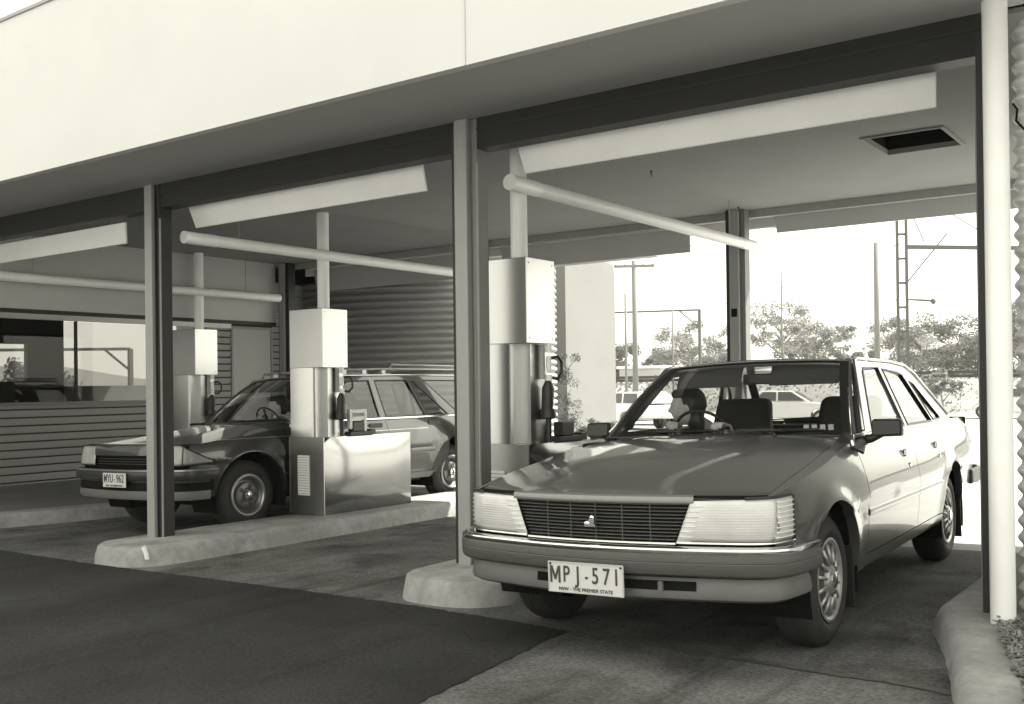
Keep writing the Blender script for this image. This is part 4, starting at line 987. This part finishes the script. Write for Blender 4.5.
# ------------------------------------------------------------------ people
SKIN = mat('skin', .72, .55); HAIRM = mat('dark hair', .018, .45, bump=.6, bscale=60, stretch=(1, 1, .3))
def head_mesh(mb, c, fwd, r=.098, hair=False):
    """head with brow, nose, lips, chin, eye hollows and ears; c = centre between the ears"""
    f = Vector(fwd).normalized(); up = Vector((0, 0, 1)); up = (up-f*up.dot(f)).normalized(); l = up.cross(f)
    n, m = 40, 32; rows = []
    for i in range(m+1):
        t = pi*i/m; row = []
        for k in range(n):
            a = 2*pi*k/n; x, y, z = sin(t)*cos(a), sin(t)*sin(a), cos(t)      # x forward, y left, z up
            X, Y, Z = x*1.02*r, y*.79*r, z*1.18*r
            if not hair:
                if z < 0 and x > 0: Y *= 1-.32*(-z)*x; X *= 1+.02*(-z)         # jaw narrows
                if z < -.2 and x < 0: X *= 1+.25*z                             # nape
                g = lambda y0, z0, sy, sz: exp(-((y-y0)/sy)**2-((z-z0)/sz)**2)*max(0, x)
                X += r*(.27*g(0, -.20, .10, .10)+.15*g(0, -.05, .075, .16)+.05*g(0, .18, .5, .08)-.11*g(.34, .02, .16, .10)-.11*g(-.34, .02, .16, .10)
                        + .085*g(0, -.48, .22, .045)+.085*g(0, -.59, .20, .05)-.05*g(0, -.535, .2, .02)+.17*g(0, -.86, .26, .15)-.04*g(0, -.70, .3, .06)+.04*g(.45, -.25, .2, .2)+.04*g(-.45, -.25, .2, .2))
            row.append(Vector(c)+f*X+l*Y+up*Z)
        rows.append(row)
    mb.grid(rows, close=True)
    if not hair:
        for s in (1, -1):
            R = Matrix((l, f, up)).transposed()
            mb.ell(Vector(c)+l*s*.80*r-f*.05*r-up*.08*r, (.10*r, .19*r, .32*r), 10, 8, R)
    return f, l, up
def limb(mb, pts, rs): mb.tube(pts, rs, 14); [mb.ell(p, (q, q, q), 12, 8) for p, q in zip(pts, rs)]
def hand(mb, wrist, d, up, s=1.0):
    d = Vector(d).normalized(); up = Vector(up); up = (up-d*up.dot(d)).normalized(); l = up.cross(d); w = Vector(wrist); R = Matrix((l, d, up)).transposed()
    mb.ell(w+d*.05, (.042, .055, .018), 12, 8, R)
    for i, (o, ln) in enumerate(((-.03, .068), (-.010, .078), (.011, .073), (.030, .056))):
        b0 = w+d*.09+l*o; b1 = b0+d*ln*.45-up*.006; b2 = b1+d*ln*.25-up*ln*.35; b3 = b2-d*ln*.10-up*ln*.30
        mb.tube([b0, b1, b2, b3], [.0095, .009, .0085, .0075], 8)
    b0 = w+d*.03-l*.035; mb.tube([b0, b0-l*.025+d*.025-up*.01, b0-l*.02+d*.055-up*.025], [.011, .010, .008], 8)
def person(root_name, car, dz, look, so, label, cloth, hairlen):
    """seated driver on the right-hand side, both hands on the wheel; local to the car's frame"""
    x = -.40; hipz = .47+dz; hy = 1.62+so
    M = Matrix.Translation(car.location) @ car.rotation_euler.to_matrix().to_4x4()
    r = tag(empty(root_name, M @ Vector((x, hy, hipz-.1)), car.rotation_euler.z), label, 'person')
    off = Vector((x, hy, hipz-.1)); T = lambda p: Vector(p)-off
    sh = T((x-.07, hy+.04, hipz+.42)); hd = T((x-.175, hy-.15, hipz+.615)); pel = T((x, hy, hipz))
    body = MB()
    f, l, up = head_mesh(body, hd, look)
    limb(body, [hd-up*.06-f*.012, sh+Vector((0, -.01, .02))], [.052, .060])
    torso = [(pel, .15), (pel+Vector((0, .05, .16)), .135), (sh+Vector((0.01, .01, -.16)), .145), (sh+Vector((0, -.01, -.05)), .115)]
    def trunk(mb, g):
        for (p, q) in torso: mb.ell(p, (q*1.25+g, q*.82+g, q*1.0+g), 20, 14)
    trunk(body, 0)
    arms = []
    cz = T((x, .46+.80+so*.8, .90+dz*1.1))
    for s in (1, -1):
        S = sh+Vector((s*.185, -.01, -.02)); E = S+Vector((s*.07, -.17, -.24)); Wr = cz+Vector((s*.17, .06, .06))
        arms.append((S, E, Wr)); limb(body, [S, E, Wr], [.058, .045, .028]); hand(body, Wr, cz+Vector((s*.15, -.06, .10))-Wr, (0, .3, 1))
        K_ = pel+Vector((s*.13, -.46, .10)); limb(body, [pel+Vector((s*.09, 0, 0)), K_, K_+Vector((0, -.22, -.30))], [.085, .06, .045])
    o = body.build('body', SKIN, r, smooth=True)
    d = o.modifiers.new('r', 'REMESH'); d.mode = 'VOXEL'; d.voxel_size = .006; d.use_smooth_shade = True
    d = o.modifiers.new('s', 'SMOOTH'); d.factor = .5; d.iterations = 2
    sh_ = MB(); trunk(sh_, .014)
    for S, E, Wr in arms: limb(sh_, [S, E, E.lerp(Wr, .75)], [.072, .058, .046])
    sh_.tube([sh+Vector((0, .0, .0)), sh+Vector((0, -.012, .06))], [.10, .072], 16)
    o = sh_.build('shirt', cloth, r, smooth=True)
    d = o.modifiers.new('r', 'REMESH'); d.mode = 'VOXEL'; d.voxel_size = .012; d.use_smooth_shade = True
    tr = MB()
    for s in (1, -1):
        K_ = pel+Vector((s*.13, -.46, .10)); limb(tr, [pel+Vector((s*.09, .02, 0)), K_, K_+Vector((0, -.20, -.27))], [.10, .075, .06])
    o = tr.build('trousers', TRIMB, r, smooth=True)
    d = o.modifiers.new('r', 'REMESH'); d.mode = 'VOXEL'; d.voxel_size = .014; d.use_smooth_shade = True
    h = MB(); h.ell(hd+up*.026-f*.034, (.087, .100, .108), 24, 18, Matrix((l, f, up)).transposed())
    h.ell(hd-f*.055-up*.03, (.078, .062, .09), 18, 14, Matrix((l, f, up)).transposed())
    if hairlen: h.ell(hd-f*.06-up*.10, (.085, .055, .10), 18, 14, Matrix((l, f, up)).transposed())
    h.ell(hd+up*.085+f*.035, (.07, .06, .04), 18, 12, Matrix((l, f, up)).transposed())
    o = h.build('hair', HAIRM, r, smooth=True)
    d = o.modifiers.new('r', 'REMESH'); d.mode = 'VOXEL'; d.voxel_size = .006; d.use_smooth_shade = True
    return r
person('person', sed, 0.0, (-.93, -.36, -.03), 0.0, 'dark-haired person driving the grey sedan, face turned to the side in profile', mat('dark coat', .03, .8), True)
person('person', wag, 0.06, (-.55, -.80, -.05), .06, 'short-haired person at the wheel of the dark wagon', mat('grey shirt', .10, .8), False)

# ------------------------------------------------------------------ vegetation
def leafmat(name, g):
    m = mat(name, g, .6, var=.35, scale=1.4); t = m.node_tree; b = t.nodes['Principled BSDF']; o = t.nodes['Material Output']
    tl = t.nodes.new('ShaderNodeBsdfTranslucent'); tl.inputs[0].default_value = (g*1.3, g*1.3, g*1.3, 1); mx_ = t.nodes.new('ShaderNodeMixShader'); mx_.inputs[0].default_value = .45
    t.links.new(b.outputs[0], mx_.inputs[1]); t.links.new(tl.outputs[0], mx_.inputs[2]); t.links.new(mx_.outputs[0], o.inputs[0]); return m
LEAF = [leafmat('gum foliage', .11), leafmat('dark foliage', .08), leafmat('pale foliage', .16)]
BARK = mat('grey bark', .22, .9, var=.3, scale=9)
def leaf_tris(mb, c, n, rad, ls, rng, flat=.75):
    for _ in range(n):
        while True:
            p = Vector((rng.uniform(-1, 1), rng.uniform(-1, 1), rng.uniform(-1, 1)))
            if p.length <= 1: break
        p = p*(.55+.45*rng.random()); q = c+Vector((p.x*rad, p.y*rad, p.z*rad*flat))
        a = Vector((rng.gauss(0, 1), rng.gauss(0, 1), rng.gauss(0, .7)-.4)).normalized(); b = a.orthogonal().normalized(); b = Matrix.Rotation(rng.uniform(0, 6.3), 3, a) @ b
        l = ls*rng.uniform(.6, 1.4)
        mb.add([q-a*l, q+b*l*.38, q+a*l, q-b*l*.38], [(0, 1, 2, 3)])
def tree(name, x, y, h, cw, label, group, seed, m, kind='gum', ls=.16, dens_=1.0, cat='tree'):
    rng = random.Random(seed); z0 = gz(x, y); r = tag(empty(name, (x, y, z0)), label, cat, group)
    tk_ = MB(); cr = MB(); ht = h*(.45 if kind == 'gum' else .15)
    lean = Vector((rng.uniform(-.1, .1)*h, rng.uniform(-.1, .1)*h, 0)); top = Vector((0, 0, h*.8))+lean
    tk_.tube([Vector((0, 0, -.2)), Vector((0, 0, ht*.6))+lean*.2, Vector((0, 0, ht))+lean*.5, top], [h*.028, h*.020, h*.015, h*.004], 8)
    nb = 9 if kind == 'gum' else 12
    for i in range(nb):
        a = 2*pi*i/nb+rng.uniform(-.4, .4); t = rng.uniform(0, 1); b0 = Vector((0, 0, ht+(h*.8-ht)*t*.8))+lean*(.5+.4*t)
        e = b0+Vector((cos(a)*cw*.5*rng.uniform(.5, 1), sin(a)*cw*.5*rng.uniform(.5, 1), h*rng.uniform(.02, .22)))
        tk_.tube([b0, b0.lerp(e, .5)+Vector((0, 0, h*.03)), e], [h*.011, h*.007, h*.003], 6)
        nc = rng.randint(2, 4)
        for j in range(nc):
            c = e+Vector((rng.gauss(0, cw*.10), rng.gauss(0, cw*.10), rng.uniform(-.05, .09)*h))
            leaf_tris(cr, c, int(70*dens_), cw*rng.uniform(.10, .19), ls, rng, .6)
    for j in range(5 if kind == 'gum' else 9):
        c = Vector((rng.gauss(0, cw*.16), rng.gauss(0, cw*.16), h*rng.uniform(.55 if kind == 'gum' else .25, .95)))+lean*.8
        leaf_tris(cr, c, int(80*dens_), cw*rng.uniform(.12, .2), ls, rng, .65)
    tk_.build('trunk', BARK, r, smooth=True); cr.build('crown', m, r, fix=False)
    return r
# ------------------------------------------------------------------ what stands beyond the yard
yt = tag(empty('young_tree', (-10.95, 16.9, gz(-10.95, 16.9))), 'slim young tree with airy fine leaves before the white wall', 'tree'); tk_ = MB(); cr = MB(); rng = random.Random(12)
tk_.tube([(0, 0, -.1), (.02, 0, .6), (-.02, .02, 1.3), (.03, 0, 1.95)], [.028, .022, .015, .004], 8)
for i in range(34):
    z = rng.uniform(.55, 2.0); a = rng.uniform(0, 6.3); rr = .36*sqrt(max(.05, 1-((z-1.2)/.95)**2))*rng.uniform(.25, 1)
    e = Vector((cos(a)*rr, sin(a)*rr, z)); tk_.tube([(0, 0, z-.25), e], [.007, .002], 5); leaf_tris(cr, e, 75, rng.uniform(.09, .17), .024, rng, .9)
tk_.build('trunk', BARK, yt, smooth=True); cr.build('crown', LEAF[1], yt, fix=False)
for i, (x, y, h, l) in enumerate(((-10.35, 16.9, .75, 'low leafy shrub at the white wall, right of the young tree'), (-9.75, 16.7, .55, 'low scrubby shrub behind the sedan mirror'))):
    tree('shrub', x, y, h, .7, l, 'shrubs along the white wall', 20+i, LEAF[2], 'bush', .04, .8, 'shrub')
sp = tree('sapling', -7.3, 31.8, 2.0, 1.1, 'pale sapling beside its wooden stake past the sedan boot', None, 31, LEAF[2], 'gum', .06, .7)
MB().box(-.53, -.47, -.03, .03, -.1, 1.0).build('stake', BARK, sp)
G1 = 'trees beyond the railway bank'
TR = [(-21.1, 83.5, 7.2, 7.5, 0, 'round grey gum just right of the lattice mast'), (-17.2, 86.0, 7.0, 7.5, 1, 'dark bushy gum in the clump right of the mast, lowest of them'), (-14.2, 84.0, 8.0, 8.0, 0, 'tall gum in the clump nearest the white pipe'),
      (-24.6, 100.5, 6.6, 7.5, 2, 'pale gum behind the lattice mast'), (-27.5, 92.0, 5.0, 4.5, 1, 'small dark gum left of the lattice mast'),
      (-31.5, 82.1, 8.6, 6.5, 2, 'tall open-crowned gum right of the rear post'), (-27.6, 78.0, 6.6, 5.0, 2, 'thin pale gum above the sedan roof'), (-34.5, 96.0, 6.8, 5.5, 0, 'mid green gum right of the rear post, behind the tall one'),
      (-37.9, 77.5, 7.2, 6.5, 2, 'open gum just left of the rear post'), (-43.0, 93.0, 6.5, 6.0, 0, 'rounded gum left of the rear post, beyond the wire gantry'), (-46.5, 83.6, 5.6, 6.0, 1, 'dark gum behind the tall power pole'), (-50.5, 98.0, 6.0, 6.0, 0, 'gum over the pale shed roof'), (-40.5, 66.0, 4.3, 4.0, 1, 'small dark gum beside the thin pole')]
for i, (x, y, h, cw, mi, l) in enumerate(TR):
    tree('gum_tree', x, y, h, cw, l, G1, 40+i, LEAF[mi], 'gum' if mi == 2 else 'bush', .13, 2.8 if mi != 2 else 1.9)
for i, (x, y, h, cw, mi, l) in enumerate(((-62, 34, 3.4, 5, 1, 'dark bush seen through the left office window, left of the mast'), (-60, 27, 3.2, 5, 0, 'grey bush seen through the office window at the far left'))):
    tree('bush', x, y, h, cw, l, 'bushes beyond the office window', 70+i, LEAF[mi], 'bush', .2, 1.0, 'bush')
# railway bank and its rail fence
BANK = mat('dry grass bank', .20, .95, var=.35, scale=1.2, bump=.4, bscale=12)
bx = lin(-75, 18, 40); prof = [(0, -.55), (1.5, .1), (3.0, .8), (4.4, 1.22), (5.5, 1.3), (14, 1.3), (18, -.6)]
rng = random.Random(5)
struct(MB().grid([[(x, 54+dy+.2*sin(x*.7), z+rng.uniform(-.06, .06)) for x in bx] for dy, z in prof]).build('bank', BANK, smooth=True))
gr_m = MB()
for _ in range(5000):
    x = rng.uniform(-60, 5); t = rng.uniform(.3, 5.2); z = pw(prof, t); h = rng.uniform(.06, .2); a = rng.uniform(0, pi)
    p = Vector((x, 54+t, z-.03)); q = Vector((cos(a), sin(a), 0))*.09
    gr_m.add([p-q, p+q, p+Vector((rng.uniform(-.1, .1), 0, h))], [(0, 1, 2)])
struct(gr_m.build('grass', mat('dry grass', .22, .9, var=.3, scale=3), fix=False), 'stuff')
fn = tag(empty('rail_fence', (-20, 58.8, 1.3)), 'dark horizontal rail fence along the top of the grassy bank', 'fence')
for z in (.32, .12): MB().box(-50, 36, -.04, .04, z-.09, z+.09).build('rail', STEELD, fn)
for i in range(30): MB().box(-49+i*2.9, -48.88+i*2.9, -.06, -.045, -.3, .45).build('fence_post', STEELD, fn)

WOOD = mat('weathered pole timber', .16, .9, var=.2, scale=4, stretch=(1, 1, .1)); GALV = mat('rail steel', .06, .6)
def pole(x, y, top, rad, label, arms=(), nm='power_pole', cat='power pole', grp=None):
    z0 = gz(x, y); r = tag(empty(nm, (x, y, z0)), label, cat, grp)
    MB().tube([(0, 0, -.3), (0, 0, top-z0)], [rad, rad*.72], 12).build('pole', WOOD, r, smooth=True)
    for (za, half) in arms:
        c = MB().box(-half, half, -rad-.06, -rad+.06, za-z0-.06, za-z0+.06).build('crossarm', WOOD, r); c.rotation_euler.z = .5
        ins = MB()
        for t in (-.9, -.45, .45, .9): ins.lathe([(0, 0), (.05, 0), (.06, .06), (.03, .12), (0, .12)], (t*half, -rad, za-z0+.06), (0, 0, 1), 8)
        ins.build('insulator', BULK, c)
    return r
gp = 'poles beyond the yard'
pole(-23.5, 42.2, 7.0, .15, 'tall timber power pole with a crossarm, behind the sedan driver', [(6.72, .95)], grp=gp)
pole(-27.35, 48.1, 6.1, .08, 'thin bare pole just left of the tall crossarm pole', (), grp=gp)
pole(-27.6, 54.1, 5.55, .06, 'thin pole midway between the crossarm pole and the rear post', (), grp=gp)
pole(-22.4, 57.9, 7.8, .06, 'thin tall pole right of the rear canopy post', (), grp=gp)
pole(-12.5, 42.8, 6.9, .14, 'stout bare timber pole left of the lattice mast', (), grp=gp)
# lattice mast with boom
ms = tag(empty('lattice_mast', (-12.75, 47.55, -.5)), 'steel lattice railway mast with long boom and stay wires', 'mast')
lm = MB()
for sx in (-.2, .2): lm.box(sx-.055, sx+.055, -.06, .06, -.3, 10.2)
for k in range(9): lm.box(-.145, .145, -.03, .03, .6+k*1.1-.05, .6+k*1.1+.05)
lm.build('mast', GALV, ms); ms.rotation_euler.z = .55
bm = MB().obox((3.3, 0, 7.62), (3.1, 0, -.10), (0, .05, 0), (0, 0, .09))
bm.build('boom', GALV, ms)
MB().tube([(.2, 0, 6.1), (2.0, 0, 8.3)], .03, 6).tube([(.9, 0, 10.0), (4.3, 0, 7.8)], .025, 6).tube([(.3, 0, 9.6), (1.0, 0, 7.9)], .025, 6).build('stay', GALV, ms)
ins = MB()
for sx in (-1, 1):
    ins.tube([(sx*.3, -.1, 5.35), (sx*.3+.9*(sx if sx > 0 else 0.01), -.1, 5.30)], .03, 6)
ins.tube([(.2, 0, 5.35), (1.3, 0, 5.25)], .03, 6).ell((1.35, 0, 5.25), (.12, .12, .14), 8, 6).build('insulator', GALV, ms)
# wire gantries
def gantry(p0, p1, top, label, leg1=True, thick=.09):
    p0, p1 = Vector(p0), Vector(p1); z0 = gz(p1.x, p1.y); r = tag(empty('wire_gantry', (p1.x, p1.y, z0)), label, 'gantry', 'railway wire gantries'); d = Vector((p0.x-p1.x, p0.y-p1.y, 0)); h = top-z0
    MB().tube([d+Vector((0, 0, h)), Vector((0, 0, h))], thick, 8).build('beam', GALV, r)
    for o_ in ((Vector((0, 0, 0)), d) if leg1 else (Vector((0, 0, 0)),)):
        MB().box(-thick*1.3, thick*1.3, -thick*1.3, thick*1.3, -.4, h).build('leg', GALV, r); r.children[-1].location = o_
    n = d.normalized()
    MB().tube([n*1.5+Vector((0, 0, h)), Vector((0, 0, h-1.3))], thick*.8, 6).build('brace', GALV, r)
    return r
gantry((-58, 60), (-32.9, 68.8), 6.6, 'thin railway wire gantry left of the rear post, high over the trees', thick=.07)
gantry((-66, 24.5), (-53.4, 35.3), 3.62, 'dark railway gantry added beyond the office window in place of its reflection, braced at its post', thick=.09)  # stand-in for a gantry reflected in the office glass
# pale shed
sh = tag(empty('shed', (-34.2, 63.5, -.5)), 'pale low shed with flat roof beyond the bank, behind the tall power pole', 'shed')
MB().box(-1.6, 1.6, -1.5, 1.5, 0, 2.75).build('wall', BULK, sh); MB().box(-1.75, 1.75, -1.65, 1.65, 2.76, 2.95).build('roof', WHITE, sh)
for x in (-.9, .5): MB().box(x-.3, x+.3, -1.53, -1.505, 1.1, 1.9).build('window', TRIMB, sh)
# hills and far scrub
rows = []
for k in range(140):
    a = -1.75+k*2.6/139; d = 480+60*sin(k*.35); h = 7+4*sin(k*.21)+3*sin(k*.53+1)
    rows.append([(sin(a)*(d+q), cos(a)*(d+q), z) for q, z in ((-60, -2), (-20, h*.55), (0, h*.9), (40, h), (160, -2))])
struct(MB().grid(rows).build('hills', mat('wooded hills', .07, .9, var=.4, scale=.05), smooth=True))
# parked cars, farther off
def far_car(x, y, rz, label, g, est=False):
    z0 = gz(x, y); r = tag(empty('far_car', (x, y, z0), rz), label, 'car', 'cars parked across the yard'); r.name = 'distant_car'
    pm = mat('car paint %.2f' % g, g, .3, coat=1.0)
    body = [(-2.2, .38), (-2.2, .62), (-2.1, .78), (-.95, .90), (1.35, .93), (2.15, .88), (2.25, .70), (2.22, .40), (1.75, .36), (1.68, .52), (1.5, .64), (1.3, .66), (1.08, .60), (.97, .48), (.95, .28), (-.95, .28), (-.97, .48), (-1.08, .60), (-1.3, .66), (-1.5, .64), (-1.68, .52), (-1.75, .36)]
    MB().prism(body, 1, -.82, .82).build('body', pm, r, bevel=.05, seg=3)
    top = [(-.95, .90), (-.25, 1.34), (.95, 1.36), (1.70 if not est else 2.05, .93)]
    if est: top = [(-.95, .90), (-.25, 1.34), (1.9, 1.36), (2.15, .93)]
    n = len(top); cen = .3
    mb = MB(); A = [(p[0], -.76 if p[1] < 1 else -.58, p[1]) for p in top]; B = [(p[0], .76 if p[1] < 1 else .58, p[1]) for p in top]
    mb.add(A+B, [tuple(range(n)), tuple(range(2*n-1, n-1, -1))]+[(i, n+i, n+(i+1) % n, (i+1) % n) for i in range(n)]).build('cabin', pm, r, bevel=.04)
    wm = mat('far car window', .05, .06)
    for sy in (-1, 1):
        def q(s, z): t = (z-.92)/.43; return (s, sy*(.768-.18*t+.004), z)
        for poly in ([(-.72, .96), (-.2, 1.29), (.28, 1.30), (.28, .96)], [(.36, .96), (.36, 1.30), (.88, 1.30), (1.2 if not est else 1.0, .96)]) + (([(1.1, .96), (.98, 1.30), (1.75, 1.30), (1.9, .96)],) if est else ()):
            MB().add([q(*p) for p in poly], [tuple(range(4))]).build('window', wm, r, solid=.01)
    MB().add([(-.93, -.66, .93), (-.93, .66, .93), (-.30, .54, 1.30), (-.30, -.54, 1.30)], [(0, 1, 2, 3)]).build('windscreen', wm, r).location = (-.03, 0, .02)
    for s in (-1.3, 1.35):
        for sy in (-1, 1):
            w_ = MB().lathe([(.19, 0), (.27, .01), (.30, -.03), (.30, -.15), (.2, -.17)], (s, sy*.80, .30), (0, sy, 0), 24).build('wheel', RUBBER, r, angle=40)
            MB().lathe([(.19, -.01), (.15, -.03), (.05, .0), (0, .005)], (s, sy*.80, .30), (0, sy, 0), 20).build('rim', ALLOY, w_, smooth=True)
    for sx, dx in ((-1, -2.26), (1, 2.27)): MB().box(dx-.05, dx+.05, -.82, .82, .42, .56).build('bumper', CHROME, r, bevel=.02)
    for sy in (-.6, .6): MB().box(-2.23, -2.18, sy-.15, sy+.15, .60, .74).build('headlight', LENSD, r)
    return r
far_car(-8.3, 48.6, .15, 'pale sedan parked by the sapling, seen past the sedan boot', .55)
far_car(-14.9, 39.0, pi+.25, 'light sedan seen through the rear window of the grey sedan', .60)
far_car(-20.6, 37.2, .1, 'pale sedan seen behind the sedan driver', .5)
far_car(-19.0, 33.0, -.4, 'white estate car behind the white wall, above the mirror', .7, True)
far_car(-36.2, 24.6, .6, 'pale car added beyond the office window in place of a reflection, below the gantry post', .6)  # this car and the next stand in for reflections in the office glass
far_car(-40.5, 18.5, .9, 'white car added beyond the office window in place of a reflection, left of the gantry post', .7)

for i, (a, b, sag, l) in enumerate((((-12.7, 47.5, 9.4), (-60, 60, 9.0), .8, 'thin overhead wire running left from the lattice mast, upper of two'), ((-12.7, 47.5, 7.4), (-33, 68.8, 6.6), .3, 'thin overhead wire from the lattice mast to the wire gantry, lower of two'))):
    A, B = Vector(a), Vector(b)
    tag(MB().tube([A.lerp(B, t)-Vector((0, 0, sag*4*t*(1-t))) for t in lin(0, 1, 20)], .02, 5).build('overhead_wire', GALV), l, 'wire', 'overhead wires')

# ------------------------------------------------------------------ summer haze in the air
HZ = bpy.data.materials.new('haze air'); HZ.use_nodes = True; t = HZ.node_tree; t.nodes.clear()
ho = t.nodes.new('ShaderNodeOutputMaterial'); pv = t.nodes.new('ShaderNodeVolumePrincipled'); pv.inputs['Color'].default_value = (.95, .94, .86, 1); pv.inputs['Density'].default_value = .0006; pv.inputs['Anisotropy'].default_value = .3
t.links.new(pv.outputs[0], ho.inputs['Volume'])
struct(MB().box(-760, 760, -320, 760, -4, 32).build('haze', HZ), 'stuff')
# text curves become meshes
dg = bpy.context.evaluated_depsgraph_get()
for o in [q for q in bpy.data.objects if q.type == 'FONT']:
    me = bpy.data.meshes.new_from_object(o.evaluated_get(dg)); n = bpy.data.objects.new(o.name+'_', me); COL.objects.link(n)
    n.parent = o.parent; n.location = o.location; n.rotation_euler = o.rotation_euler; n.scale = o.scale
    m = o.data.materials[0]; me.materials.clear(); me.materials.append(m); nm = o.name; bpy.data.objects.remove(o); n.name = nm
